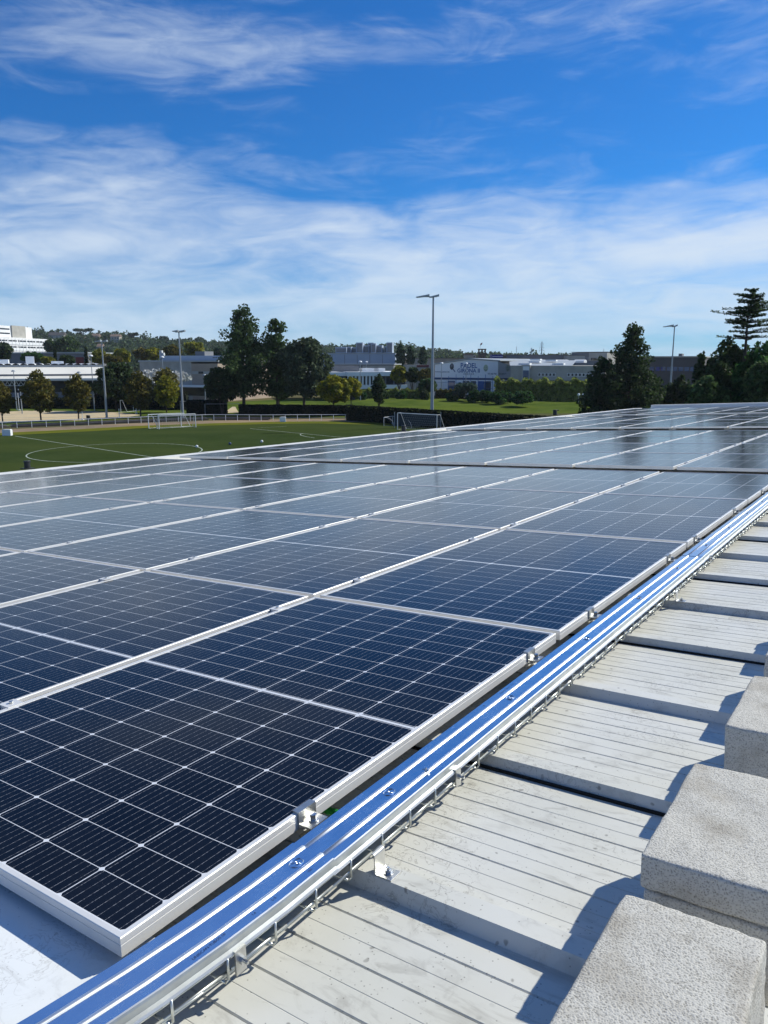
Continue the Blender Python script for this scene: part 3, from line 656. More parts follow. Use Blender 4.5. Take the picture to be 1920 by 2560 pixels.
# ------------------------------------------------------------------ hills
def interp(x, xs, ys): return float(np.interp(x, xs, ys))
ridge = [c1(*q) for q in ((-600, 190), (0, 160), (250, 135), (330, 128), (440, 145), (545, 150), (600, 150), (740, 172), (850, 170), (980, 155), (1060, 188), (1200, 200), (1300, 200), (1410, 210), (1550, 200))] + \
        [c2(*q) for q in ((0, 388), (60, 378), (130, 395), (200, 400), (400, 410), (890, 425), (1030, 445), (1080, 455), (1110, 438), (1200, 430), (1250, 450), (1380, 432), (1440, 420), (1600, 440))] + \
        [c3(*q) for q in ((60, 425), (100, 420), (180, 430), (240, 450), (300, 462), (480, 478), (560, 490), (640, 488), (760, 500), (1000, 505), (1700, 505))]
rx_ = [q[0] for q in ridge]; ry_ = [q[1] for q in ridge]
HY = 950.0
def ridge_z(x, Y=HY):
    px = 960 + x / Y * F; return zat(interp(px, rx_, ry_), Y)
def hill_z(x, y):
    s = (y - 430) / (HY - 430); zr = ridge_z(x) - 7.0
    if s <= 0: return 0
    if s < 1: return max(-.5, zr * (s ** 1.15))
    return zr - (s - 1) * 30
mb = MB(); nx, ny = 90, 16; vs = []
for i in range(nx + 1):
    for j in range(ny + 1):
        x = -900 + i * 1700 / nx; y = 430 + j * (1150 - 430) / ny
        vs.append((x, y, hill_z(x, y)))
mb.add(vs, [(i * (ny + 1) + j, (i + 1) * (ny + 1) + j, (i + 1) * (ny + 1) + j + 1, i * (ny + 1) + j + 1) for i in range(nx) for j in range(ny)])
tag(mb.build('hills', M['hill_soil'], smooth=True), kind='structure')
rng = np.random.default_rng(5)
PP = []
for k in range(3900):
    y = 445 + (960 - 445) * rng.random() ** .55; px = rng.uniform(-60, 1560); x = (px - 960) / F * y
    z = hill_z(x, y); r = rng.uniform(3.0, 5.6); h = r * rng.uniform(1.1, 2.0)
    if y > 880 and rng.random() < .10: r *= 1.35; h *= 1.25
    m_ = 34; d = rng.normal(size=(m_, 3)); d /= np.linalg.norm(d, axis=1, keepdims=True); d[:, 2] = np.abs(d[:, 2]) * 1.0
    PP.append(np.array([x, y, z + h * .35]) + d * np.array([r, r, h * .8]) * rng.uniform(.75, 1.05, size=(m_, 1)))
PP = np.concatenate(PP); V, Fq = leaf_quads(rng, PP, 1.5, asp=.8)
o = npmesh('hill_woodland', V, Fq, M['f_hill']); tag(o, kind='stuff')
# umbrella pines and other single trees on the ridge
for i, (cx_, cy_, wpx, lb) in enumerate(((615, 118, 48, 'broad umbrella pine crowning the hill at the left, left of the hillside houses'),
                                       (985, 150, 26, 'small umbrella pine on the ridge right of the hillside houses'),
                                       (1215, 178, 20, 'small umbrella pine on the ridge left of the slim lamp head'),
                                       (1480, 190, 20, 'small umbrella pine on the ridge right of the slim lamp head'))):
    x_, y_ = c1(cx_, cy_); b = atY(x_, y_, 930); zt = b.z; b.z = hill_z(b.x, 930)
    w_ = wpx / F * 930; rg = np.random.default_rng(50 + i); root = empty('umbrella_pine', b, lb, 'tree', 'umbrella pines on the ridge'); hh = zt - b.z
    lob = [(rg.uniform(-.36, .36) * w_, rg.uniform(-.3, .3) * w_, hh - 2.2 + rg.uniform(-.6, .4), w_ * .22, w_ * .22, 1.8) for _ in range(9)]
    P = lobe_points(rg, lob, 700, .4); V, Fq = leaf_quads(rg, P, .9); npmesh('crown', V, Fq, M['f_dark'], root)
    tm = MB(); tm.cyl((0, 0, 0), (0, 0, hh - 2.5), .5, .35, 6)
    for q in lob: tm.cyl((0, 0, hh * .55), q[:3], .25, .1, 4)
    tm.build('trunk', M['bark'], root)
# hillside houses
HG = 'small tiled houses on the hillside'
for i, (cx_, cyt, cyb, wpx, lb) in enumerate((
    (625, 178, 205, 46, 'low cream house with tiled roof on the hillside, under the broad umbrella pine'),
    (710, 160, 192, 50, 'larger cream house with tiled roof near the hilltop'),
    (700, 198, 218, 30, 'small pale house below the larger hilltop house'),
    (858, 165, 184, 66, 'long low tiled house on the ridge right of the hilltop houses'),
    (425, 150, 188, 110, 'long dark-roofed house on the ridge right of the white hospital block'),
    (745, 235, 262, 34, 'pale house lower on the wooded slope with a steep roof'),
    (790, 250, 285, 40, 'dark-roofed house half hidden by trees on the lower slope'))):
    x0_, yt_ = c1(cx_ - wpx / 2, cyt); x1_, yb_ = c1(cx_ + wpx / 2, cyb); Yh = 860 if cyt < 210 else 700
    a = atY(x0_, yt_, Yh); b = atY(x1_, yt_, Yh); zt = a.z; zb = atY(x0_, yb_, Yh).z - 6; wd_ = b.x - a.x; c_ = Vector(((a.x + b.x) / 2, Yh, zb))
    root = empty('hillside_house', c_, lb, 'house', HG); h_ = zt - zb
    wl = MB().box(-wd_ / 2, wd_ / 2, -4, 4, 0, h_ * .72); wl.build('wall', M['cream'] if i not in (4,) else M['concrete'], root)
    rf = MB(); hh = h_ * .72 + .02
    rf.add([(-wd_ / 2 - .5, -4.6, hh), (wd_ / 2 + .5, -4.6, hh), (wd_ / 2 + .5, 4.6, hh), (-wd_ / 2 - .5, 4.6, hh), (-wd_ / 2 - .5, 0, h_), (wd_ / 2 + .5, 0, h_)],
           [(0, 1, 5, 4), (2, 3, 4, 5), (0, 4, 3), (1, 2, 5), (0, 3, 2, 1)]); rf.build('roof', M['tile'] if i not in (4, 6) else M['dark_wall'], root)
    for s_ in (-.28, .05, .3):
        MB().box(wd_ * s_ - .5, wd_ * s_ + .5, -4.06, -4.0, h_ * .42, h_ * .60).build('window', M['glass'], root)

# ------------------------------------------------------------------ buildings
class Bld:
    def __init__(s, name, label, pL, pR, depth, cat='building', group=None):
        """pL,pR ground points of the front wall (seen from the camera), local frame: x along the front, y away"""
        s.pL = Vector((pL[0], pL[1], 0)); s.pR = Vector((pR[0], pR[1], 0)); d = s.pR - s.pL; s.w = d.length; s.d = depth
        s.root = empty(name, s.pL, label, cat, group); s.root.rotation_euler = (0, 0, math.atan2(d.y, d.x))
    def box(s, part, m, x0, x1, z0, z1, y0=0.0, y1=None, parent=None):
        y1 = s.d if y1 is None else y1
        return MB().box(x0, x1, y0, y1, z0, z1).build(part, M[m], parent or s.root)
    def mb(s, part, mbb, m, parent=None, smooth=False): return mbb.build(part, M[m], parent or s.root, smooth=smooth)
def PXY(px, Y, py=930): p = atY(px, py, Y); return (p.x, p.y)
# hospital
b = Bld('hospital_building', 'large white stepped block of many window bands at the far left', PXY(-120, 458, 850), PXY(133, 560, 850), 12)
hz = zat(842, 500); hz2 = zat(812, 500); xw = b.w; xu = xw * (81 + 120) / 254
b.box('lower_block', 'white_wall', 0, xw, 0, hz); b.box('upper_block', 'white_wall', 0, xu, hz + .02, hz2, 2, 11)
b.box('stair_tower', 'concrete_light', xu * .72, xu * .90, hz + .05, hz2 + .4, 1.2, 2.0)
for k in range(6):
    z = hz - 1.6 - k * 3.9
    for j in range(9):
        x = xw * (.015 + j * .098)
        b.box('window', 'glass', x, x + xw * .086, z - .95, z, -.12, .1)
    b.box('white_louvre_band', 'white_paint', 0, xw * .90, z - 2.9, z - 1.15, -.35, -.02)
for k in range(3):
    b.box('window', 'glass', xu * .3, xu * .70, hz2 - 2.4 - k * 2.8, hz2 - 1.6 - k * 2.8, 1.8, 2.1)
fm = MB()
for j in range(26): fm.box(xw * .90 * j / 25 - .12, xw * .90 * j / 25 + .12, -.5, -.36, hz - 24, hz - .3)
for j in range(5): fm.box(xw * (.915 + j * .018) - .2, xw * (.915 + j * .018) + .2, -.5, -.02, hz - 24, hz - .5)
b.mb('facade_fins', fm, 'white_wall')
# grey hall behind
b = Bld('grey_hall', 'long low grey industrial hall in front of the hospital with a dark red wall panel', PXY(-80, 300), PXY(214, 290), 30)
b.box('wall', 'grey_wall', 0, b.w, 0, zat(884, 295)); b.box('roof_edge', 'roof_grey', -.2, b.w + .2, zat(884, 295) + .01, zat(884, 295) + .5, -.3, 30)
b.box('wall_panel', 'red', b.w - 3.6, b.w - .4, zat(911, 295), zat(893, 295), -.12, 0)
# flat roofed sports hall
b = Bld('sports_hall', 'long flat-roofed sports hall with a white sloping canopy and skylight domes at the left', PXY(-160, 176), PXY(262, 190), 44)
zc = zat(936, 180)
b.box('wall', 'grey_wall', 0, b.w, 0, zc - .02)
can = MB(); can.add([(-1, -2.0, zc - 1.0), (b.w + 1, -2.0, zc - 1.0), (b.w + 1, 7, zat(918, 190)), (-1, 7, zat(918, 190)), (-1, -2.0, zc - 1.5), (b.w + 1, -2.0, zc - 1.5), (b.w + 1, 7, zc), (-1, 7, zc)],
                    [(0, 1, 2, 3), (4, 7, 6, 5), (0, 4, 5, 1), (1, 5, 6, 2), (2, 6, 7, 3), (3, 7, 4, 0)])
b.mb('canopy', can, 'roof_white')
b.box('roof_deck', 'roof_grey', 0, b.w, zat(918, 190) + .02, zat(913, 195), 7.1, 44)
b.box('window_band', 'glass', 1, b.w - 1, zc - 4.2, zc - 1.7, -.12, 0)
b.box('white_fascia', 'white_paint', 0, b.w * .52, zc - 6.0, zc - 5.2, -1.4, -.13)
tr_ = MB()
for k in range(7):
    x = b.w * .36 + k * .95; tr_.cyl((x, -1.2, zc - 2.6), (x + .47, -1.2, zc - 1.6), .05, .05, 5); tr_.cyl((x + .47, -1.2, zc - 1.6), (x + .95, -1.2, zc - 2.6), .05, .05, 5)
tr_.cyl((1, -1.2, zc - 2.6), (b.w * .36 + 6.7, -1.2, zc - 2.6), .05, .05, 5); b.mb('roof_truss', tr_, 'white_paint')
b.box('green_shop_sign', 'green_sign', b.w * .93, b.w * .99, zc - 4.0, zc - 3.2, -.3, -.14)
for k in range(15):
    dm = MB(); x = b.w * (.30 + k * .049)
    for j in range(6):
        t0 = math.pi * j / 6; t1 = math.pi * (j + 1) / 6
        dm.add([(x - .9 * math.cos(t0), 10, zat(913, 195) + .38 * math.sin(t0)), (x - .9 * math.cos(t1), 10, zat(913, 195) + .38 * math.sin(t1)),
                (x - .9 * math.cos(t1), 40, zat(913, 195) + .38 * math.sin(t1)), (x - .9 * math.cos(t0), 40, zat(913, 195) + .38 * math.sin(t0))], [(0, 3, 2, 1)])
    b.mb('skylight', dm, 'white_paint')
ac = MB(); zr = zat(913, 195); ac.box(8, 14, 20, 24, zr, zr + 1.4).box(18, 20, 20, 22, zr, zr + 2.2).box(24, 27, 18, 20, zr, zr + 1.0)
b.mb('roof_ductwork', ac, 'white_paint')
# brown building with plant on the roof
b = Bld('brown_building', 'brown and grey building with a blue-grey plant enclosure on its roof, left of the pines', PXY(350, 205), PXY(545, 196), 26)
zt = zat(901, 200); wj = b.w * (481 - 350) / (545 - 350)
b.box('wall', 'concrete', 0, wj - .02, 0, zt - .4); b.box('brown_wall', 'brown_wall', wj, b.w, 0, zt - .8, -.05)
b.box('wall_band', 'concrete_light', wj + .2, b.w - .2, zat(935, 200), zat(928, 200), -.12, -.06)
b.box('window', 'glass', wj + 2.2, wj + 3.6, zat(935, 200) + .1, zat(928, 200) - .05, -.2, -.13)
b.box('parapet', 'roof_grey', -.2, b.w + .2, zt - .38, zt, -.2)
b.box('roof_plant_screen', 'blue_grey', b.w * .20, b.w * .98, zt + .02, zat(889, 200), 3, 14)
b.box('lift_housing', 'grey_wall', b.w * .58, b.w * .70, zat(889, 200) + .02, zat(878, 200), 5, 9)
vm_ = MB().cyl((b.w * .165, 4, zt), (b.w * .165, 4, zt + 2.6), .5, .5, 10).cyl((b.w * .19, 4, zt), (b.w * .19, 4, zt + 2.0), .45, .45, 10); b.mb('vent_pipe', vm_, 'roof_grey', smooth=True)
for k in range(3): b.box('vent_louvre', 'glass', b.w * (.86 + .02 * k), b.w * (.872 + .02 * k), zt + .6, zat(889, 200) - .4, 2.9, 3.0)
b.box('loading_canopy', 'white_paint', wj - 6, b.w, zat(968, 196), zat(963, 196), -3, -.1)
b.box('loading_door', 'glass', wj - 5, b.w - 1, zat(990, 196), zat(969, 196), -.2, -.1)
# modern white office slab
b = Bld('office_slab', 'modern white two-band office slab with dark glazing behind the lone dark tree', PXY(866, 204), PXY(1016, 208), 20)
za, zb_, zc_, zd = zat(929.5, 206), zat(940, 206), zat(962, 206), zat(971.5, 206)
b.box('roof_slab', 'white_wall', 0, b.w, zb_, za, -1, 20); b.box('floor_slab', 'white_wall', 0, b.w, zd, zc_, -1, 20)
b.box('glazing', 'glass', .3, b.w - .3, zc_ + .01, zb_ - .01, 0, 19)
for k in range(9): b.box('fin', 'white_wall', .2 + k * .95, .6 + k * .95, zc_ + .01, zb_ - .01, -.9, -.1)
for fx in (.5, .64, .78, .9, .985): b.box('mullion', 'grey_wall', b.w * fx, b.w * fx + .25, zc_ + .01, zb_ - .01, -.2, -.01)
b.box('ground_floor', 'dark_wall', 2, b.w - 3, 0, zd - .02, 2, 18)
b.box('side_wing', 'white_wall', -9, -.02, zb_, za - .1, 1, 20); b.box('side_wing_glazing', 'glass_blue', -9, -.02, zc_, zb_ - .02, 1.4, 19)
for k, (x, w_) in enumerate(((-6, 8), (9, 4.5), (14.5, 3))): b.box('roof_unit', 'white_paint' if k else 'grey_wall', x * .6, x * .6 + w_, za + .02, za + (1.6 if k == 0 else .9), 5, 9)
# grey building and big blue-grey hall behind
b = Bld('grey_warehouse', 'low grey concrete warehouse directly behind the white office slab', PXY(830, 265), PXY(984, 262), 20)
b.box('wall', 'grey_wall', 0, b.w, 0, zat(912, 263)); b.box('roof_edge', 'roof_grey', -.2, b.w + .3, zat(912, 263) + .01, zat(909.5, 263), -.3, 20)
b.box('panel_wall', 'concrete', b.w * .5, b.w, zat(928, 263), zat(914, 263), -.1, -.01)
b = Bld('blue_grey_hall', 'big blue-grey clad hall with many air units on the roof, right of the grey-green tree', PXY(800, 345), PXY(988, 340), 60)
zt = zat(885, 342); b.box('wall', 'blue_grey', 0, b.w, 0, zt)
jm = MB();
for k in range(1, 6): jm.box(b.w * k / 6 - .1, b.w * k / 6 + .1, -.06, 0, 0, zt - .3)
b.mb('panel_joints', jm, 'grey_wall'); b.box('roof_edge', 'roof_grey', -.2, b.w + .2, zt + .01, zt + .5, -.2, 60)
for k, (fx, w_, h_) in enumerate(((.16, 5, 2.6), (.24, 4, 2.8), (.34, 4, 2.6), (.44, 3, 4.6), (.50, 3.6, 3.4), (.58, 2.6, 4.6), (.64, 2.2, 4.2), (.69, 3, 3.4), (.80, 2.4, 3.0), (.85, 2.6, 4.6))):
    r = b.box('roof_unit', 'blue_grey', b.w * fx, b.w * fx + w_, zt + .52, zt + .5 + h_, 8 + (k % 3) * 2, 13 + (k % 3) * 2)
    MB().box(b.w * fx + .3, b.w * fx + w_ - .3, 7.9 + (k % 3) * 2, 7.99 + (k % 3) * 2, zt + .9, zt + h_).build('grille', M['grey_wall'], r)
# long brown hall behind the padel hall
b = Bld('long_brown_hall', 'long low brown hall behind the padel building and left of it', PXY(1047, 318), PXY(1330, 325), 40)
b.box('wall', 'brown_wall', 0, b.w, 0, zat(896, 320)); b.box('roof_edge', 'dark_wall', -.2, b.w + .2, zat(896, 320) + .01, zat(895, 320), -.2, 40)
b = Bld('side_annex', 'small grey-brown annex with red stripes between the trees and the padel hall', PXY(1040, 230), PXY(1074, 232), 8)
b.box('wall', 'concrete', 0, b.w, 0, zat(912, 231))
for k in range(2): b.box('red_stripe', 'red', .2, b.w - .3, zat(914 + 3 * k, 231) - .15, zat(914 + 3 * k, 231) + .15, -.08, -.01)
# PADEL hall
pl_, pr_ = PXY(1087, 222), PXY(1245, 212)
b = Bld('padel_hall', 'white gabled hall with big blue lettering on its end wall', pl_, pr_, 46)
zl, za, zr = zat(911.5, 222), zat(898.5, 217), zat(903, 212); xa = b.w * (1177 - 1087) / (1245 - 1087)
gm = MB(); gm.add([(0, 0, 0), (b.w, 0, 0), (b.w, 0, zr), (xa, 0, za), (0, 0, zl), (0, .4, 0), (b.w, .4, 0), (b.w, .4, zr), (xa, .4, za), (0, .4, zl)],
                  [(0, 1, 2, 3, 4), (9, 8, 7, 6, 5), (0, 5, 6, 1), (1, 6, 7, 2), (2, 7, 8, 3), (3, 8, 9, 4), (4, 9, 5, 0)])
b.mb('gable_wall', gm, 'white_wall')
b.box('side_wall', 'grey_wall', 0, b.w - .05, 0, min(zl, zr) - .3, .42, 46)
rm = MB(); rm.add([(-.3, -.3, zl + .05), (xa, -.3, za + .08), (b.w + .6, -.3, zr + .05), (b.w + .6, 46, zr + .05), (xa, 46, za + .08), (-.3, 46, zl + .05),
                   (-.3, -.3, zl + .3), (xa, -.3, za + .33), (b.w + .6, -.3, zr + .3), (b.w + .6, 46, zr + .3), (xa, 46, za + .33), (-.3, 46, zl + .3)],
                  [(0, 1, 7, 6), (1, 2, 8, 7), (6, 7, 10, 11), (7, 8, 9, 10), (0, 6, 11, 5), (2, 3, 9, 8), (0, 5, 4, 1), (1, 4, 3, 2), (3, 4, 10, 9), (4, 5, 11, 10)])
b.mb('roof', rm, 'roof_grey')
S = b.w / (1245 - 1087)                     # metres per source pixel along the wall
def wtext(txt, cxp, cyp, hpx, wpx, m, part='lettering'):
    vs, fs = text_mb(txt, 1.0, bold=.016); xs = [v[0] for v in vs]; ys = [v[1] for v in vs]
    sx = wpx * S / (max(xs) - min(xs)); sy = hpx * S / (max(ys) - min(ys)); ox = (max(xs) + min(xs)) / 2; oy = (max(ys) + min(ys)) / 2
    X0 = (cxp - 1087) * S; Z0 = zat(cyp, 217)
    k = len(vs)
    vv = [(X0 + (v[0] - ox) * sx, -.05, Z0 + (v[1] - oy) * sy) for v in vs]
    MB().add(vv, fs).build(part, M[m], b.root)
wtext('PADEL', 1060 + 675 * .16878, 880 + 200 * .16878, 11.2, 41, 'blue_paint', 'padel_lettering')
wtext('GIRONA II', 1060 + 670 * .16878, 880 + 275 * .16878, 9.0, 56, 'blue_paint', 'girona_lettering')
wtext('I N D O O R', 1060 + 675 * .16878, 880 + 325 * .16878, 3.6, 26, 'navy_paint', 'indoor_lettering')
wtext('WWW.PADELGIRONA.COM', 1060 + 275 * .16878, 880 + 297 * .16878, 2.8, 37, 'navy_paint', 'web_address')
wtext('972 405 950', 1060 + 1015 * .16878, 880 + 320 * .16878, 3.6, 21, 'navy_paint', 'phone_number')
def disc(cx_, cy_, rx, rz, y, m, part, n=24, rot=0.0):
    X0 = (cx_ - 1087) * S; Z0 = zat(cy_, 217); vs = [(X0, y, Z0)]
    for i in range(n):
        t = 2 * math.pi * i / n; a_ = rx * S * math.cos(t); c_ = rz * S * math.sin(t)
        vs.append((X0 + a_ * math.cos(rot) - c_ * math.sin(rot), y, Z0 + a_ * math.sin(rot) + c_ * math.cos(rot)))
    return MB().add(vs, [(0, 1 + i, 1 + (i + 1) % n) for i in range(n)]).build(part, M[m], b.root)
disc(1131, 916.5, 5.2, 7.2, -.05, 'dark_wall', 'painted_racket'); disc(1131, 914, 2.2, 3.2, -.06, 'grey_wall', 'racket_stripe', rot=-.6)
X0 = (1133 - 1087) * S; MB().add([(X0, -.05, zat(923, 217)), (X0 + .35, -.05, zat(923, 217)), (X0 + .9, -.05, zat(930, 217)), (X0 + .6, -.05, zat(930, 217))], [(0, 3, 2, 1)]).build('racket_handle', M['navy_paint'], b.root)
disc(1215.5, 920, 5.6, 7.8, -.05, 'yellow_ball', 'painted_ball')
for dx_, dy_ in ((-2, -2), (2, -2)): disc(1215.5 + dx_, 920 + dy_, .7, 1.0, -.06, 'navy_paint', 'painted_eye', 10)
arc = MB(); pts = [((1215.5 - 1087 + 3.4 * math.cos(t)) * S, -.06, zat(920 + 1.0 + 3.6 * -math.sin(t), 217)) for t in np.linspace(math.pi * 1.1, math.pi * 1.9, 9)]
for p, q in zip(pts[:-1], pts[1:]): arc.add([p, q, (q[0], q[1], q[2] - .16), (p[0], p[1], p[2] - .16)], [(0, 3, 2, 1)])
arc.build('painted_smile', M['navy_paint'], b.root)
b.box('dark_band', 'navy_paint', 0, b.w, zat(949.5, 217), zat(944.5, 217), -.1, -.01)
for fx, w_, mm in ((.10, 1.4, 'white_paint'), (.22, 2.2, 'glass_blue'), (.34, 2.4, 'white_paint'), (.46, 2.0, 'glass'), (.585, 1.6, 'dark_wall'), (.70, 1.8, 'blue_paint'), (.80, 1.9, 'glass'), (.90, 1.2, 'white_paint')):
    b.box('doorway', mm, b.w * fx, b.w * fx + w_, zat(978, 214), zat(953, 214), -.14, -.01)
UG = []
# roof units of the padel hall
for k, fx in enumerate((1217, 1257, 1302, 1344)):
    X0 = (fx + 13 - 1087) * S * 1.03
    dm = MB()
    for j in range(8):
        t0 = math.pi * j / 8; t1 = math.pi * (j + 1) / 8; hw = 1.45; y0, y1 = 24, 27
        zz = zat(905, 240) - .2
        dm.add([(X0 - hw, y0 + 1.5 - 1.5 * math.cos(t0), zz + .85 * math.sin(t0) ** .6), (X0 + hw, y0 + 1.5 - 1.5 * math.cos(t0), zz + .85 * math.sin(t0) ** .6),
                (X0 + hw, y0 + 1.5 - 1.5 * math.cos(t1), zz + .85 * max(0, math.sin(t1)) ** .6), (X0 - hw, y0 + 1.5 - 1.5 * math.cos(t1), zz + .85 * max(0, math.sin(t1)) ** .6)], [(0, 1, 2, 3)])
    for sgn in (-1, 1): dm.add([(X0 + sgn * hw, y0 + 1.5 - 1.5 * math.cos(math.pi * j / 8), zz + .85 * max(0, math.sin(math.pi * j / 8)) ** .6) for j in range(9)], [tuple(range(9))])
    b.mb('roof_ventilator', dm, 'white_paint')
# concrete building right of it with its pale metal roof
cl, cr = PXY(1276, 196), PXY(1512, 188)
b = Bld('concrete_building', 'raw concrete building with a strip of small windows and a tall banner', cl, cr, 30)
zt = zat(914.5, 192); b.box('wall', 'concrete', 0, b.w, 0, zt)
S2 = b.w / (1512 - 1276)
rm = MB(); rm.add([(-.2, .1, zt + .05), (b.w * .66, .1, zt + .05), (b.w * .55, 30, zat(901, 222)), (-6.5, 30, zat(900, 222)), (-.2, .1, zt - .1), (b.w * .66, .1, zt - .1)], [(0, 1, 2, 3), (0, 4, 5, 1)])
b.mb('metal_roof', rm, 'roof_grey')
for k, (px_, yy) in enumerate(((1305, 3), (1392, 3), (1315, 12), (1350, 18), (1240 + 60, 22))):
    X0 = (px_ - 1276) * S2; b.box('skylight', 'white_paint', X0 - 1.4, X0 + 1.4, zt + .05 + yy * .06, zt + .45 + yy * .06, yy, yy + 3)
# dark glass link between gable hall and concrete building
lk = MB(); a0 = Vector((pr_[0], pr_[1], 0)); a1 = Vector((cl[0], cl[1], 0)); dd = b.root.rotation_euler.z
lroot = empty('glass_link', a0, 'dark glazed link between the white gabled hall and the concrete building', 'building')
lk.prism([(0.02, 0), (a1.x - a0.x - .05, a1.y - a0.y), (a1.x - a0.x, a1.y - a0.y + 6), (0.02, 8)], 0, [zat(903.5, 212), zat(914, 196), zat(914, 196), zat(903, 212)])
lk.build('glazing', M['glass'], lroot)
q0 = Vector((.3, -.1)); MB().prism([(1.2, -4.6), (3.2, -12.2), (3.3, -12.1), (1.3, -4.5)], zat(975, 205), zat(925, 205)).build('dark_doorway', M['black'], lroot)
b.box('pillar', 'concrete_light', (1306 - 1276) * S2, (1328 - 1276) * S2, 0, zt + .15, -.8, -.01)
b.box('banner', 'white_paint', (1310 - 1276) * S2, (1326 - 1276) * S2, zat(956, 192), zat(916, 192), -.9, -.81)
b.box('banner_picture', 'glass_blue', (1310.6 - 1276) * S2, (1325.4 - 1276) * S2, zat(954, 192), zat(926, 192), -.96, -.91)
for k in range(17):
    if k in (5, 6, 7): continue
    X0 = (1347 + k * 9.2 - 1276) * S2; f = b.box('window', 'white_paint', X0, X0 + 7.6 * S2, zat(941, 192), zat(932.5, 192), -.06, -.01)
    MB().box(X0 + .12, X0 + 7.6 * S2 - .12, -.09, -.065, zat(941, 192) + .1, zat(932.5, 192) - .1).build('pane', M['glass'], f)
b.box('ledge', 'concrete_light', (1342 - 1276) * S2, b.w, zat(951, 192), zat(947, 192), -1.2, -.01)
for k in range(7):
    X0 = (1346 + k * 22 - 1276) * S2; b.box('ground_floor_window', 'glass', X0, X0 + (14 if k % 3 else 18) * S2, zat(972, 192), zat(957.5, 192), -.08, -.01)
# far grey halls on the skyline
b = Bld('dark_grey_hall', 'long dark grey hall on the skyline below the two pylons', PXY(1262, 345), PXY(1414, 340), 50)
b.box('wall', 'grey_wall', 0, b.w, 0, zat(887.5, 342)); b.box('roof_edge', 'dark_wall', -.2, b.w + .2, zat(887.5, 342) + .01, zat(886.5, 342), -.2, 50)
b = Bld('beige_hall', 'beige end block on the skyline right of the dark grey hall', PXY(1414.5, 335), PXY(1460, 335), 30)
b.box('wall', 'concrete_light', 0, b.w, 0, zat(889, 335)); b.box('roof_edge', 'dark_wall', -.1, b.w + .1, zat(889, 335) + .01, zat(888, 335), -.1, 30)
b = Bld('upper_storey_block', 'taller beige-grey flat block with a dark window, left of the ragged conifer', PXY(1427, 360), PXY(1516, 350), 30)
b.box('wall', 'grey_wall', 0, b.w * .5, 0, zat(881, 355)); b.box('pale_wall', 'concrete_light', b.w * .5 + .02, b.w, 0, zat(881.5, 355), -.3)
b.box('window', 'glass', b.w * .56, b.w * .72, zat(901, 355), zat(894, 355), -.4, -.31); b.box('roof_edge', 'dark_wall', -.2, b.w + .2, zat(881, 355) + .1, zat(879.5, 355), -.4, 30)
b = Bld('low_grey_annex', 'low dark grey roof volume with rails in front of the beige-grey block', PXY(1420, 300), PXY(1510, 295), 15)
b.box('wall', 'grey_wall', 0, b.w, 0, zat(902, 297)); rl = MB()
for k in range(9): rl.cyl((k * 1.8, .3, zat(902, 297)), (k * 1.8, .3, zat(902, 297) + 1.1), .06, .06, 4)
rl.cyl((0, .3, zat(902, 297) + 1.1), (14.4, .3, zat(902, 297) + 1.1), .06, .06, 4); b.mb('guard_rail', rl, 'grey_metal')
b = Bld('blue_container', 'dark blue box-like structure on the skyline right of the flag tower', PXY(1230, 335), PXY(1256, 335), 8)
b.box('shell', 'purple', 0, b.w, 0, zat(886.5, 335)); b.box('stripe', 'white_wall', 0, b.w, zat(892, 335), zat(891, 335), -.1, -.01)
b = Bld('brick_kiosk', 'small dark brick block on the skyline beside the blue structure', PXY(1256.5, 335), PXY(1265, 335), 8)
b.box('wall', 'brick', 0, b.w, 0, zat(888, 335)); b.box('window', 'glass', .3, b.w - .3, zat(893, 335), zat(890, 335), -.1, -.01)
# dark building at the right
b = Bld('dark_brown_building', 'dark brown flat building with a blue window band behind the far lamp post', PXY(1560, 232), PXY(1745, 222), 24)
zt = zat(893.5, 226); b.box('wall', 'dark_wall', 0, b.w, 0, zt); b.box('roof_edge', 'concrete', -.2, b.w + .2, zt + .01, zt + .35, -.2)
bx0 = b.w * .34
b.box('window_band', 'glass_blue', bx0, b.w * .96, zat(928, 226), zat(917, 226), -.12, -.01)
for k in range(8): b.box('mullion', 'dark_wall', bx0 + k * (b.w * .62) / 8, bx0 + k * (b.w * .62) / 8 + .3, zat(928, 226), zat(917, 226), -.2, -.13)
for fx in (.40, .44): b.box('blue_panel', 'purple', b.w * (fx + .05), b.w * (fx + .085), zat(927, 226), zat(918, 226), -.18, -.13)
b.box('roof_unit', 'grey_wall', b.w * .70, b.w * .75, zt + .36, zt + 1.1, 4, 7)
b = Bld('distant_house', 'ochre stone house group on the skyline directly left of the flag tower', PXY(1163, 400), PXY(1190, 400), 8)
b.box('wall', 'cream', 0, b.w, 0, zat(888, 400)); b.box('roof', 'tile', -.3, b.w * .7, zat(888, 400) + .01, zat(884, 400), 0, 8); b.box('window', 'glass', b.w * .75, b.w * .85, zat(893, 400), zat(890, 400), -.1, -.01)
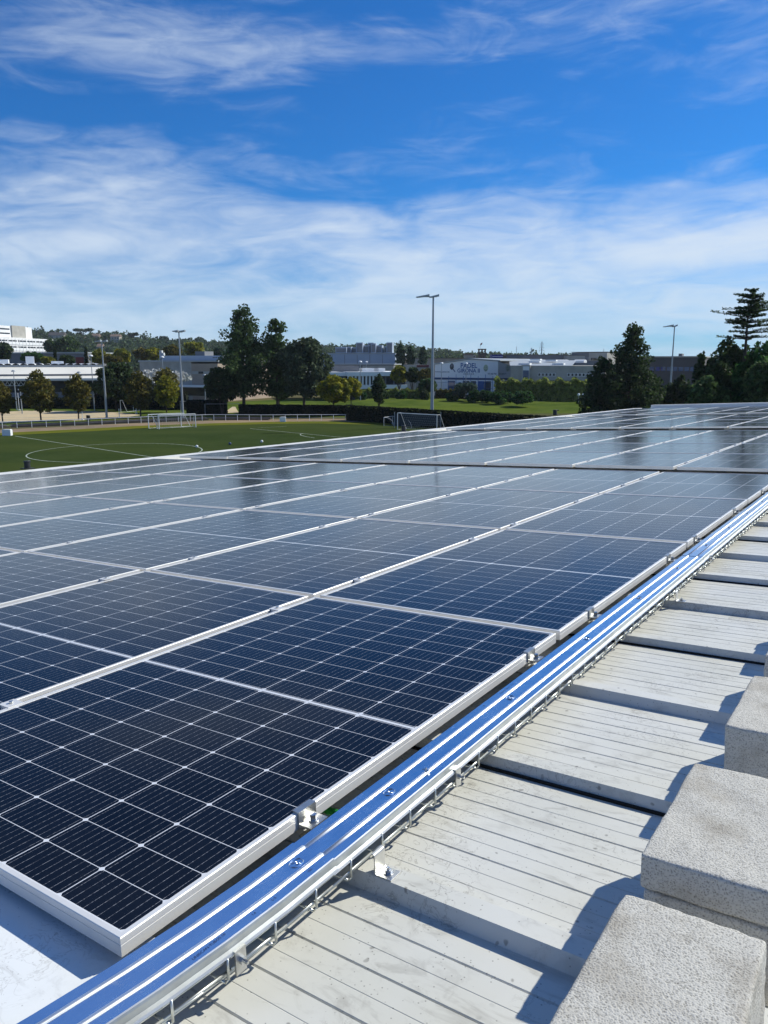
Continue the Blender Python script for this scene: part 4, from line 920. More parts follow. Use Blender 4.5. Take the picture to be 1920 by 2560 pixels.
# brick tower with flag
tb = atY(1205, 880, 395); tb.z = 0; root = empty('brick_tower', tb, 'square brick tower under construction with a flag pole on top', 'tower')
zt = zat(872, 395); hw = 1.75
MB().box(-hw, hw, -hw, hw, 0, zt - 2.2).build('shaft', M['brick'], root)
cm = MB()
for sx in (-1, 1):
    for sy in (-1, 1): cm.box(sx * hw - .35 * (sx > 0), sx * hw + .35 * (sx < 0), sy * hw - .35 * (sy > 0), sy * hw + .35 * (sy < 0), zt - 2.2, zt - .5)
cm.box(-.2, .2, -hw, hw, zt - 2.2, zt - .5).build('top_pillars', M['brick'], root)
MB().box(-hw - .2, hw + .2, -hw - .2, hw + .2, zt - .5, zt).build('top_slab', M['brick'], root)
for k in range(2): MB().box(-1 + k * 1.3, -.3 + k * 1.3, -hw - .06, -hw, zt - 5.4, zt - 3.8).build('window', M['black'], root)
MB().cyl((-.9, 0, zt), (-.9, 0, zt + 2.6), .06, .05, 6).build('flag_pole', M['grey_metal'], root)
fl_ = MB().add([(-.9, 0, zt + 2.5), (.1, .2, zt + 3.1), (0, .1, zt + 2.2), (-.9, 0, zt + 1.5)], [(0, 1, 2, 3)]); fo = fl_.build('flag', M['red'], root)
fo.modifiers.new('s', 'SOLIDIFY').thickness = .04

# pylons, masts
def lattice(px, ytop, Y, wpx, label):
    b_ = atY(px, 900, Y); b_.z = 0; root = empty('electricity_pylon', b_, label, 'pylon', 'lattice pylons on the skyline'); h = zat(ytop, Y); mb_ = MB(); wb = wpx / F * Y
    def wz(z): t = z / h; return wb * (.30 * (1 - t) + .045)
    n_ = 12; zs = [h * (1 - (1 - i / n_) ** 1.1) for i in range(n_ + 1)]
    for i in range(n_):
        a_, c_ = wz(zs[i]) / 2, wz(zs[i + 1]) / 2
        for (s1, t1), (s2, t2) in (((-1, -1), (1, -1)), ((1, -1), (1, 1)), ((1, 1), (-1, 1)), ((-1, 1), (-1, -1))):
            mb_.cyl((s1 * a_, t1 * a_, zs[i]), (s1 * c_, t1 * c_, zs[i + 1]), .16, .16, 4)
            mb_.cyl((s1 * a_, t1 * a_, zs[i]), (s2 * c_, t2 * c_, zs[i + 1]), .09, .09, 4); mb_.cyl((s2 * a_, t2 * a_, zs[i]), (s1 * c_, t1 * c_, zs[i + 1]), .09, .09, 4)
    mb_.build('lattice_mast', M['grey_metal'], root); am = MB()
    for f, wf in ((.72, 1.0), (.82, .85), (.92, .62)):
        z = h * f; ww = wb * wf / 2
        for sg in (-1, 1): am.cyl((0, 0, z), (sg * ww, 0, z + .3), .14, .08, 4); am.cyl((0, 0, z + 1.6), (sg * ww, 0, z + .3), .10, .08, 4); am.cyl((sg * ww, 0, z + .3), (sg * ww, 0, z - 1.2), .10, .10, 4)
    am.build('cross_arms', M['grey_metal'], root)
lattice(c3(1165, 0)[0], c3(0, 396)[1], 620, 12, 'taller lattice electricity pylon on the skyline')
lattice(c3(1090, 0)[0], c3(0, 443)[1], 800, 12, 'shorter lattice electricity pylon left of the taller one')
for px, yt, lb in ((c3(980, 0)[0], c3(0, 430)[1], 'thin antenna mast on the skyline left of the pylons'), (c3(1625, 0)[0], c3(0, 448)[1], 'short thin antenna on the roof left of the ragged conifer'),
                   (c3(943, 0)[0], c3(0, 466)[1], 'tiny mast right of the flag tower'), (c3(1316, 0)[0], c3(0, 475)[1], 'tiny mast on the skyline right of the pylons')):
    b_ = atY(px, 890, 480); b_.z = 0; h = zat(yt, 480); r_ = empty('antenna_mast', b_, lb, 'antenna', 'thin masts on the skyline')
    MB().cyl((0, 0, 0), (0, 0, h), .22, .10, 6).build('mast', M['grey_metal'], r_); MB().cyl((-.5, 0, h - 1.2), (.5, 0, h - 1.2), .06, .06, 4).cyl((-.35, 0, h - 1.9), (.35, 0, h - 1.9), .06, .06, 4).build('aerial', M['grey_metal'], r_)

# ------------------------------------------------------------------ lamps
def floodlight(px, ybase, ytop, Y, label, r=.16, heads=((-2.1, .9), (-.1, 1.5)), tilt=.10, group='tall floodlight poles round the pitch'):
    b_ = ground(px, ybase) if Y is None else atY(px, ybase, Y); b_.z = 0; h = zat(ytop, b_.y)
    root = empty('floodlight', b_, label, 'floodlight', group)
    pm = MB().cyl((0, 0, 0), (0, 0, h * .55), r * 1.25, r, 12).cyl((0, 0, h * .55), (0, 0, h * .555), r * 1.1, r * 1.1, 12).cyl((0, 0, h * .555), (0, 0, h), r * .85, r * .6, 12); pm.build('pole', M['grey_metal'], root)
    MB().cyl((0, 0, 0), (0, 0, .25), r * 2, r * 2, 12).build('base', M['grey_metal'], root)
    MB().box(heads[0][0] * .6, heads[1][1] * .6, -.07, .07, h, h + .12).build('crossbar', M['grey_metal'], root)
    for (x0, x1) in heads:
        hm = MB(); L_ = x1 - x0
        prof = [(x0, -.32, h + .12 + tilt * -x0 * .25), (x1, -.32, h + .14), (x1, .32, h + .14), (x0, .32, h + .12)]
        hm.prism([(x0, -.36), (x1, -.36), (x1 + .05, .36), (x0 - .05, .36)], [h + .13 - tilt * 2, h + .13, h + .13, h + .13 - tilt * 2], [h + .26 - tilt * 2, h + .42, h + .42, h + .26 - tilt * 2])
        hd = hm.build('lamp_head', M['grey_metal'], root)
        MB().prism([(x0 + .15, -.3), (x1 - .1, -.3), (x1 - .1, .3), (x0 + .15, .3)], [h + .10 - tilt * 2, h + .10, h + .10, h + .10 - tilt * 2], [h + .125 - tilt * 2, h + .125, h + .125, h + .125 - tilt * 2]).build('lens', M['white_paint'], hd)
    return root
floodlight(c3(357, 0)[0] - 1, 1066, c3(0, 68)[1], None, 'tallest floodlight pole, standing behind the goal right of the middle', r=.22, heads=((-2.55, -.6), (-.55, .85)))
floodlight(c4(825, 0)[0] + 13, 1030, c4(0, 437)[1], 148, 'slim floodlight pole among the dark trees at the right', r=.16, heads=((-2.0, -.3), (-.3, .45)))
floodlight(c1(1365, 0)[0] - 3, c1(0, 790)[1], c1(0, 152)[1], None, 'floodlight pole behind the doubled training goals with a head to each side', r=.17, heads=((-1.05, -.1), (.1, 1.05)), tilt=0)
floodlight(c1(800, 0)[0] - 3, c1(0, 790)[1], c1(0, 225)[1], None, 'floodlight pole beside the sand court in front of the dark spreading tree', r=.16, heads=((-1.15, -.1), (.1, .95)), tilt=.05)
def streetlamp(px, Y, ytop, label, bulb=True):
    b_ = atY(px, 950, Y); b_.z = 0; h = zat(ytop, Y); root = empty('street_lamp', b_, label, 'street lamp', 'small street lamps behind the hedges')
    MB().cyl((0, 0, 0), (0, 0, h), .12, .07, 8).build('pole', M['grey_metal'], root)
    hm = MB()
    for i in range(4):
        t0, t1 = math.pi / 2 * i / 4, math.pi / 2 * (i + 1) / 4; hm.cyl((0, 0, h + .35 * math.sin(t0)), (0, 0, h + .35 * math.sin(t1)), .45 * math.cos(t0), max(.01, .45 * math.cos(t1)), 10)
    hm.build('lamp_cap', M['white_paint'] if bulb else M['grey_metal'], root)
for x_, Y, yt, lb, bl in ((685, 160, 328, 'slim street lamp with a pale cap in front of the sports hall canopy end', True), (105, 162, 442, 'dark-headed street lamp in front of the sports hall truss', False),
                          (588, 163, 452, 'short dark-headed street lamp above the third plane tree', False), (1210, 168, 338, 'pale globe street lamp in front of the brown building', True),
                          (143, 150, 578, 'low street lamp with a pale cap beside the second plane tree', True), (1515, 190, 470, 'thin dark lamp in front of the brown wall', False)):
    streetlamp(c1(x_, 0)[0], Y, c1(0, yt)[1], lb, bl)
for x_, Y, yt, lb in ((1187, 178, 550, 'thin street lamp in front of the white office slab'), (1232, 240, 550, 'double-headed pale lamp on the grey warehouse roofline')): streetlamp(c2(x_, 0)[0], Y, c2(0, yt)[1], lb)
for x_, Y, yt, lb in ((425, 200, 560, 'pale street lamp left in front of the padel hall'), (607, 205, 562, 'street lamp in front of the blue lettering')): streetlamp(c3(x_, 0)[0], Y, c3(0, yt)[1], lb)
# blue court posts before the padel hall
root = empty('court_fence', atY(1150, 985, 204).xyz * 1, 'blue steel court fence with tall posts in front of the padel hall', 'fence'); root.location.z = 0
x0 = atY(1085, 950, 204).x - root.location.x; x1 = atY(1232, 950, 204).x - root.location.x
for k in range(9):
    x = x0 + (x1 - x0) * k / 8; MB().cyl((x, 0, 0), (x, 0, zat(936 if k % 2 else 940, 204)), .06, .06, 6).build('post', M['blue_paint'], root)
rl = MB()
for z in (.6, 2.2, 3.9): rl.cyl((x0, 0, z + .8), (x1, 0, z + .8), .045, .045, 5)
for k in range(60): x = x0 + (x1 - x0) * k / 59; rl.cyl((x, .05, .2), (x, .05, 4.7), .018, .018, 4)
rl.build('bars', M['blue_paint'], root)

# ------------------------------------------------------------------ pitch-side things
fence_px = [c1(-520, 900), c1(-260, 880), c1(0, 865), c1(90, 860), c1(612, 840), c1(983, 825), c1(1560, 802), c2(500, 982), c2(900, 980), c2(1255, 980)]
fp = [ground(*q) for q in fence_px]; root = empty('rail_fence', fp[4], 'long white tubular rail fence curving round the far side of the pitch', 'fence'); og = fp[4]
acc = [0]
for a, b_ in zip(fp[:-1], fp[1:]): acc.append(acc[-1] + (b_ - a).length)
def along(d):
    for i in range(len(acc) - 1):
        if d <= acc[i + 1] or i == len(acc) - 2: t = (d - acc[i]) / (acc[i + 1] - acc[i]); return fp[i].lerp(fp[i + 1], min(1, t))
npst = int(acc[-1] / 2.0)
for k in range(npst + 1):
    p = along(k * acc[-1] / npst) - og; MB().cyl((p.x, p.y, 0), (p.x, p.y, .98), .045, .045, 6).build('post', M['white_paint'], root)
pts = [along(acc[-1] * k / 60) - og for k in range(61)]
MB().tube([(p.x, p.y, .98) for p in pts], .045, 6).build('top_rail', M['white_paint'], root)
MB().tube([(p.x, p.y, .45) for p in pts], .022, 5).build('middle_rail', M['grey_metal'], root)
pe = pts[-1]; MB().box(pe.x - .75, pe.x + .1, pe.y - .08, pe.y - .05, .55, .95).build('notice_plate', M['white_paint'], root)
# dark low terrace kerbs behind the fence
root = empty('terrace_kerb', fp[4] + Vector((0, 0, 0)), 'low dark stepped kerb running behind the white rail fence', 'kerb')
tm = MB()
for st in range(2):
    for i in range(len(fp) - 3):
        a = fp[i] - og; b_ = fp[i + 1] - og; d = (b_ - a).normalized(); n_ = Vector((-d.y, d.x, 0)); a = a + n_ * (1.0 + st * 1.3); b_ = b_ + n_ * (1.0 + st * 1.3)
        tm.prism([(a.x, a.y), (b_.x, b_.y), (b_.x + n_.x * .35, b_.y + n_.y * .35), (a.x + n_.x * .35, a.y + n_.y * .35)], 0, .22 + .2 * st)
tm.build('kerb_stones', M['soil'], root)
def goal(p0, p1, h, depth, label, back, r=.055, net=True, group='training goals', mm='white_paint', curved=False):
    """p0,p1 front post bases; back: unit-ish vector pointing to the net side"""
    root = empty('football_goal', p0, label, 'goal', group); d = p1 - p0; d.z = 0; B_ = Vector((back[0], back[1], 0)).normalized() * depth
    for q in (Vector((0, 0, 0)), d): MB().cyl(q, q + Vector((0, 0, h)), r, r, 8).build('post', M[mm], root)
    MB().cyl(Vector((0, 0, h)), d + Vector((0, 0, h)), r, r, 8).build('crossbar', M[mm], root)
    sm = MB()
    for q in (Vector((0, 0, 0)), d):
        tb_ = q + B_ * .35 + Vector((0, 0, h))
        if curved:
            pts_ = [q + Vector((0, 0, h))] + [q + B_ * (math.sin(t)) + Vector((0, 0, h * (math.cos(t)) ** .7)) for t in np.linspace(.25, math.pi / 2, 7)]
            sm.tube(pts_, r * .7, 6)
        else:
            sm.cyl(q + Vector((0, 0, h)), tb_, r * .6, r * .6, 6); sm.cyl(tb_, q + B_, r * .6, r * .6, 6)
        sm.cyl(q, q + B_, r * .6, r * .6, 6)
    sm.cyl(B_, d + B_, r * .6, r * .6, 6); sm.build('back_frame', M[mm], root)
    if net:
        nm = MB(); k1 = max(6, int(d.length / .35))
        for i in range(k1 + 1):
            q = d * (i / k1); nm.cyl(q + B_ * .35 + Vector((0, 0, h)), q + B_, .008, .008, 3)
        for j in range(7): t = j / 7; a = B_ * (.35 + .65 * t) + Vector((0, 0, h * (1 - t))); nm.cyl(a, a + d, .008, .008, 3)
        nm.build('net', M['net'], root)
    return root
up = Vector((.45, .89, 0))
goal(ground(*c1(1102, 862)), ground(*c1(1343, 850)), 2.05, 1.6, 'white training goal standing behind, its posts showing left of the front one', (.7, .75), r=.065)
goal(ground(*c1(1180, 868)), ground(*c1(1450, 855)), 2.05, 1.6, 'white training goal in front of its twin, left half of the pitch', (-.5, .87), r=.065)
g0 = ground(*c3(100, 1048)); g1 = Vector((7.5, 109.5, 0))
rt = goal(g0, g1, 2.44, 2.0, 'full-size white goal in front of the tallest floodlight pole', (.68, .733), r=.052, group='goals by the floodlight')
dn = MB().add([(1.0, 1.2, .9), (5.3, -3.2, .9), (7.2, -1.2, .2), (2.6, 2.6, .2)], [(0, 1, 2, 3)])
# dark net hanging behind the goal
nr = empty('ball_stop_net', Vector((4.0, 117, 0)), 'dark blue ball-stop net hanging behind the full-size goal', 'net')
MB().box(-2.4, 4.6, -.02, .02, .3, 2.1).build('net_sheet', M['dark_net'], nr); MB().cyl((-2.4, 0, 0), (-2.4, 0, 2.4), .05, .05, 6).build('post', M['grey_metal'], nr); MB().cyl((4.6, 0, 0), (4.6, 0, 2.4), .05, .05, 6).build('post', M['grey_metal'], nr)
s0 = ground(*c3(140, 1035)); goal(s0, s0 + Vector((1.5, 3.2, 0)), 1.3, 1.3, 'small curved-back goal standing inside the full-size goal', (.9, -.2), r=.035, group='goals by the floodlight', curved=True)
s0 = ground(*c2(1362, 1020)); goal(s0, s0 + Vector((1.4, 3.0, 0)), 1.3, 1.5, 'small curved-back goal lying left of the full-size goal', (.95, -.1), r=.035, group='goals by the floodlight', curved=True)
s0 = ground(*c1(895, 740)); goal(s0, s0 + Vector((1.2, 4.2, 0)), 2.3, 1.2, 'white playground goal frame left of the dark olive plane tree', (.9, .2), r=.06, net=False)
s0 = ground(*c1(1338, 745)); goal(s0, s0 + Vector((3.4, 2.0, 0)), 2.2, 1.5, 'thin grey goal frame beside the floodlight behind the training goals', (-.2, .9), r=.04, net=False, mm='grey_metal')
s0 = ground(*c1(1520, 765)); goal(s0, s0 + Vector((6.2, 1.0, 0)), 2.1, 1.2, 'thin grey goal frame in front of the short dark hedge', (-.1, .9), r=.04, net=False, mm='grey_metal')
# volleyball posts on the sand court
for x_, yb, yt, lb in ((612, 800, 728, 'thin white post on the sand court behind the third plane tree'), (885, 785, 715, 'thin post at the right end of the sand court'), (1010, 752, 702, 'short white post left of the dark olive plane tree'), (143, 728, 600, 'white post between the first two plane trees')):
    p = ground(*c1(x_, yb)); h = zat(c1(0, yt)[1], p.y); r_ = empty('net_post', p, lb, 'post', 'posts on the sand court')
    MB().cyl((0, 0, 0), (0, 0, h), .06, .06, 8).build('post', M['white_paint'], r_); MB().box(-.2, .2, -.2, .2, 0, .12).build('foot', M['white_paint'], r_)
p = ground(*c1(655, 806)); r_ = empty('litter_bin', p, 'small black litter bin between the third plane tree and the fence', 'bin'); MB().cyl((0, 0, 0), (0, 0, .85), .28, .33, 10).build('body', M['black'], r_); MB().cyl((0, 0, .86), (0, 0, .95), .36, .30, 10).build('lid', M['black'], r_)
# white movable blocks
for (x_, y_, w_, h_, lb) in ((*c1(48, 917), 1.15, .85, 'white bench-shaped block on the turf at the left edge'), (*c2(613, 992), 1.0, .82, 'white block on the turf in front of the rail fence, near the middle')):
    p = ground(x_, y_); r_ = empty('white_block', p, lb, 'block', 'white blocks on the pitch')
    MB().prism([(-w_ / 2, 0), (w_ / 2, 0), (w_ / 2 - .05, .7), (-w_ / 2 + .12, .7)], 0, h_ * .93).build('body', M['white_paint'], r_)
    MB().prism([(-w_ / 2 + .08, .05), (w_ / 2 - .05, .05), (w_ / 2 - .1, .65), (-w_ / 2 + .16, .65)], h_ * .93 + .01, h_).build('top', M['white_paint'], r_)
# balls
for (q, lb, col) in ((c1(1458, 1007), 'white football on the turf near the centre circle', 'white_paint'), (c2(458, 1147), 'white football near the roof edge', 'white_paint'), (c2(222, 1163), 'dark bag-like ball near the roof edge', 'navy_paint')):
    p = ground(*q); bm = bmesh.new(); bmesh.ops.create_icosphere(bm, subdivisions=3, radius=.17); me = bpy.data.meshes.new('football'); bm.to_mesh(me); bm.free(); me.materials.append(M[col])
    o = bpy.data.objects.new('football', me); COL.objects.link(o); o.location = p + Vector((0, 0, .18)); tag(o, lb, 'ball', 'balls left on the pitch')
# bright floodlit spots (two reflectors) beside the bamboo
for x_, lb in ((1443, 'left one of two small white round reflectors in front of the bamboo'), (1478, 'right one of two small white round reflectors in front of the bamboo')):
    b_ = atY(c3(x_, 0)[0], 980, 176); b_.z = 0; r_ = empty('path_light', b_, lb, 'lamp', 'path lights at the bamboo'); h = zat(c3(0, 790)[1], 176)
    MB().cyl((0, 0, 0), (0, 0, h - .3), .05, .05, 6).build('pole', M['grey_metal'], r_)
    bm = bmesh.new(); bmesh.ops.create_icosphere(bm, subdivisions=2, radius=.32); me = bpy.data.meshes.new('globe'); bm.to_mesh(me); bm.free(); me.materials.append(M['white_paint']); o = bpy.data.objects.new('globe', me); COL.objects.link(o); o.parent = r_; o.location = (0, 0, h)

# =================================================================== THE ROOF
HP, HCR, HV = .80, .87, .897          # depth below the eye: panel tops, rib crests, deck pans
P0, PITCHR = 1.047, .54
root = empty('sports_building', (0, 0, 0), 'building under the camera: pale ribbed metal roof with low coping', 'building', mtx=MR.copy())
V_END = 33.6
prof = []
k0 = -3; k1 = int((V_END - P0) / PITCHR)
def gro(v, w_=.0035, d=.003): return [(v - w_, -HV), (v, -HV - d), (v + w_, -HV)]
for k in range(k0, k1 + 1):
    e = P0 + k * PITCHR
    prof += [(e - .013, -HV), (e, -HCR), (e + .043, -HCR), (e + .047, -HCR - .004), (e + .062, -HV)]
    for dv, s_ in ((.10, 0), (.145, 0), (.19, 1), (.235, 0), (.28, 1), (.325, 0), (.37, 1), (.415, 0), (.46, 1)):
        prof += gro(e + dv, .0025, .0030) if s_ else gro(e + dv, .0013, .0008)
mb = MB(); mb.extr(prof, (-9.79, .30), lambda p, a, b_: (p, a, b_)); dk = mb.build('roof_deck', M['deck'], root)
if dk.data.polygons[0].normal.z < 0: dk.data.flip_normals()
jm = MB()
for k in range(k0, k1 + 1):
    if k % 2: e = P0 + k * PITCHR; jm.box(-10.3, .28, e - .021, e - .0145, -HV - .002, -HV + .006)
jm.build('sheet_joints', M['gap'], root)
# left coping, walls
cp = MB(); cp.box(-10.10, -9.78, -2, V_END + .2, -.93, -.825); cp.build('coping', M['coping'], root)
cj = MB()
for k in range(17): cj.box(-10.105, -9.775, 1 + 2.0 * k, 1.012 + 2.0 * k, -.935, -.823)
cj.build('coping_joints', M['grey_wall'], root)
MB().box(-10.04, .45, -2.0, V_END + .1, -9.3, -1.02).build('wall', M['concrete_light'], root)
MB().box(-9.35, .5, V_END, V_END + .35, -.95, -.70).build('end_upstand', M['coping'], root)
MB().box(-9.30, .45, V_END - .3, V_END - .02, -.93, -.80).build('end_shade_strip', M['blue_grey'], root)  # blue-grey colour stands in for shade on the upstand's near face
fs_ = MB().box(-4.2, -.957, -.6, .70, -.856, -.845); fs_.build('flashing_sheet', M['flash'], root)

# ------------------------------------------------------------------ solar panels
PU, PV = 1.076, 1.757
U0 = -.953; VS = [.632, 8.14, 16.52, 24.95]
def frame_mesh():
    mb_ = MB(); W_, L_, t = PW, PL, .0105; h = .032
    for (a, b_, c_, d_) in ((0, W_, 0, L_),):
        o_ = [(0, 0), (W_, 0), (W_, L_), (0, L_)]; i_ = [(t, t), (W_ - t, t), (W_ - t, L_ - t), (t, L_ - t)]
        ch = .0012; vs = []
        rings = [(0, -h), (0, -.0135), (.0012, -.013), (.0012, -.012), (0, -.0115), (0, -ch), (ch, 0)]
        for ins, z in rings: vs += [(ins, ins, z), (W_ - ins, ins, z), (W_ - ins, L_ - ins, z), (ins, L_ - ins, z)]
        for ins, z in ((t, 0), (t, -.006)): vs += [(ins, ins, z), (W_ - ins, ins, z), (W_ - ins, L_ - ins, z), (ins, L_ - ins, z)]
        n_ = len(rings) + 2; fs = []
        for k in range(n_ - 1):
            for j in range(4): fs.append((4 * k + j, 4 * k + (j + 1) % 4, 4 * k + 4 + (j + 1) % 4, 4 * k + 4 + j))
        mb_.add(vs, fs)
    return mb_
def mesh_only(mb_, name, m):
    me = bpy.data.meshes.new(name); me.from_pydata(mb_.v, [], mb_.f); me.update(); me.materials.append(m); return me
fme = mesh_only(frame_mesh(), 'frame', M['alu'])
t_ = .0104
sme = mesh_only(MB().add([(t_, t_, 0), (PW - t_, t_, 0), (PW - t_, PL - t_, 0), (t_, PL - t_, 0)], [(0, 1, 2, 3)]), 'cell_sheet', M['pv'])
bme = mesh_only(MB().box(t_, PW - t_, t_, PL - t_, -.004, -.0005), 'back_sheet', M['white_paint'])
def edge_clamp():       # x=0 is the panel's outer right face, y=0 clamp centre, z=0 panel top
    mb_ = MB(); w_ = .026
    mb_.box(-.012, .004, -w_, w_, .0005, .0045); mb_.box(.0005, .004, -w_, w_, -.030, .0005)
    mb_.box(.004, .034, -w_, w_, -.024, -.020); mb_.box(.031, .034, -w_, w_, -.044, -.024); mb_.box(.0005, .034, -w_, w_, -.047, -.044)
    return mb_
def mid_clamp():
    mb_ = MB(); w_ = .022; g_ = PU - PW
    mb_.box(-.007, g_ + .007, -w_, w_, .0006, .0030); mb_.box(.004, g_ - .004, -w_, w_, -.02, .0006); return mb_
ecm = mesh_only(edge_clamp(), 'clamp', M['steel']); mcm = mesh_only(mid_clamp(), 'clamp', M['alu'])
eb = MB().cyl((.019, 0, -.0198), (.019, 0, -.017), .0095, .0095, 16).cyl((.019, 0, -.017), (.019, 0, -.006), .0068, .0068, 6); ebm = mesh_only(eb, 'bolt', M['bolt'])
mbm = mesh_only(MB().cyl(((PU - PW) / 2, 0, .0042), ((PU - PW) / 2, 0, .009), .0058, .0058, 8), 'bolt', M['bolt'])
rlm = mesh_only(MB().box(-.09, .046, -.017, .017, -(HCR - HP) + .0008, -.0485), 'rail', M['alu'])
def link(name, me, parent, loc=(0, 0, 0)):
    o = bpy.data.objects.new(name, me); COL.objects.link(o); o.parent = parent; o.location = loc; return o
def proj(u, v, w_):
    p = MR @ Vector((u, v, w_)); x, y, z = p.x, p.y, p.z - HC
    cy = y * math.sin(PITCH) + z * math.cos(PITCH); cz = y * math.cos(PITCH) - z * math.sin(PITCH)
    return 960 + F * x / cz, 1280 - F * cy / cz, cz
ORD = ['first', 'second', 'third', 'fourth', 'fifth', 'sixth', 'seventh', 'eighth']
BLK = ['nearest block', 'second block', 'third block', 'farthest block']
rails = []
for bi, vs0 in enumerate(VS):
    for r in range(4):
        for c in range(8):
            ul = U0 - c * PU - PW; vn = vs0 + r * PV
            if vn + PL > V_END - .35: continue
            ps = [proj(ul + a * PW, vn + b_ * PL, -HP) for a in (0, .5, 1) for b_ in (0, .5, 1)]
            if not any(-330 < p[0] < 2150 and p[1] < 2900 for p in ps): continue
            rnd = random.Random(bi * 100 + r * 10 + c)
            pr = empty('solar_panel', None, f'solar panel, {ORD[c]} from the cable tray in the {ORD[r]} row of the {BLK[bi]}', 'solar panel', 'solar panels covering the roof',
                       mtx=rtx(ul, vn, -HP) @ Matrix.Rotation(rnd.gauss(0, .0009), 4, 'X') @ Matrix.Rotation(rnd.gauss(0, .0009), 4, 'Y'))
            link('frame', fme, pr); link('cell_sheet', sme, pr, (0, 0, -.0028)); link('back_sheet', bme, pr, (0, 0, -.004))
            # clamps sit on the rib lines nearest the quarter points
            for q in (.24, .78):
                kk = round((vn + q * PL - P0 - .02) / PITCHR); vc = P0 + .02 + kk * PITCHR - vn
                link('rail', rlm, pr, (PW, vc, 0))
                if c == 0: cl_ = link('clamp', ecm, pr, (PW, vc, 0)); link('bolt', ebm, cl_)
                else: cl_ = link('clamp', mcm, pr, (PW, vc, 0)); link('bolt', mbm, cl_)
# ------------------------------------------------------------------ cable tray
def bend(v): return -.16 * max(0, .93 - v) ** 2 if v > .2 else -.085
TU, HT = -.909, .810
tr = empty('cable_tray', None, 'long galvanised wire cable tray with a ribbed sheet cover beside the solar panels', 'cable tray', mtx=rtx(TU, 1.2, -HT))
def vseg(v0, v1): return [v for v in np.arange(v0, v1, .12 if v0 < 1 else 1.0)] + [v1]
def bead(c, w_=.0046, h=.0030): return [(c - w_, 0)] + [(c - w_ * math.cos(t), h * math.sin(t)) for t in np.linspace(.35, math.pi - .35, 7)] + [(c + w_, 0)]
cprof = [(-.001, -.016), (0, -.003), (.0025, 0)] + bead(.0285) + bead(.0715) + [(.0955, 0), (.0975, .0012), (.0995, .0005), (.1010, -.003), (.1020, -.0125), (.1075, -.0150), (.1090, -.019)]
joints = [-.6, .962, 3.84, 6.72, 9.6, 12.5]
cov_objs = []
for i in range(5):
    a, b_ = joints[i], joints[i + 1] + (.012 if i < 4 else 0); dz = .0016 * (1 if i % 2 == 0 else 0) + (.0012 if i == 0 else 0)
    mb = MB(); mb.extr(cprof, vseg(a, b_), lambda p, x, z: (x + bend(p), p - 1.2, z + dz))
    o = mb.build('tray_cover', [M['galv'], M['galv_edge'], M['galv_side']], tr)
    if o.data.polygons[5].normal.z < 0: o.data.flip_normals()
    sol = o.modifiers.new('s', 'SOLIDIFY'); sol.thickness = .0009; sol.offset = -1
    ns_ = len(cprof) - 1
    for p in o.data.polygons:
        j = p.index % ns_; p.use_smooth = (3 <= j <= 10) or (12 <= j <= 19)
        p.material_index = 1 if (3 <= j <= 10) or (12 <= j <= 19) or j in (21, 22, 26) else (2 if j > 22 or j < 2 else 0)
    cov_objs.append((o, a, b_, dz))
def cover_at(v):
    for c in cov_objs:
        if c[1] <= v < c[2] - .012: return c
    return cov_objs[-1]
# embossed round marks
marks = [.36, .929] + [1.2215 + .5825 * k for k in range(12)]
for v in marks:
    c = cover_at(v)
    if abs(v - .36) < .01: continue
    mb = MB(); cx_, cy_, z = .050 + bend(v), v - 1.2, c[3] + .0003; n_ = 28; rr = .0105
    for i in range(n_):
        t0, t1 = 2 * math.pi * i / n_, 2 * math.pi * (i + 1) / n_
        for (ra, za), (rb, zb2) in (((rr + .0010, 0), (rr, .0013)), ((rr, .0013), (rr - .0010, 0))):
            mb.add([(cx_ + ra * math.cos(t0), cy_ + 1.35 * ra * math.sin(t0), z + za), (cx_ + ra * math.cos(t1), cy_ + 1.35 * ra * math.sin(t1), z + za),
                    (cx_ + rb * math.cos(t1), cy_ + 1.35 * rb * math.sin(t1), z + zb2), (cx_ + rb * math.cos(t0), cy_ + 1.35 * rb * math.sin(t0), z + zb2)], [(0, 1, 2, 3)])
    for pa, pb in (((-.006, -.005), (-.001, .004)), ((-.001, .004), (.003, -.003)), ((.003, -.003), (.0065, .004))):
        mb.cyl((cx_ + pa[0], cy_ + pa[1] * 1.3, z), (cx_ + pb[0], cy_ + pb[1] * 1.3, z), .0011, .0011, 6)
    mb.build('embossed_mark', M['galv'], c[0], smooth=True)
# printed ink line on the cover
def print_ink(txt, v, x, size, flip=False):
    c = cover_at(v); vs, fs = text_mb(txt, size)
    mb = MB().add([((x + bend(v) - b_[1]), v - 1.2 + b_[0], c[3] + .0006) for b_ in vs], fs); mb.build('printed_text', M['ink'], c[0])
print_ink('UNISCAN-TUBOS.10', .700, .0845, .0072); print_ink('1.4', .790, .0845, .0066); print_ink('L-2', .835, .0845, .0072); print_ink('100', .925, .0845, .0072)
print_ink('UNISCAN-TUBOS.10   1.4  L-2', 1.86, .013, .0068); print_ink('100', 1.72, .013, .0068)
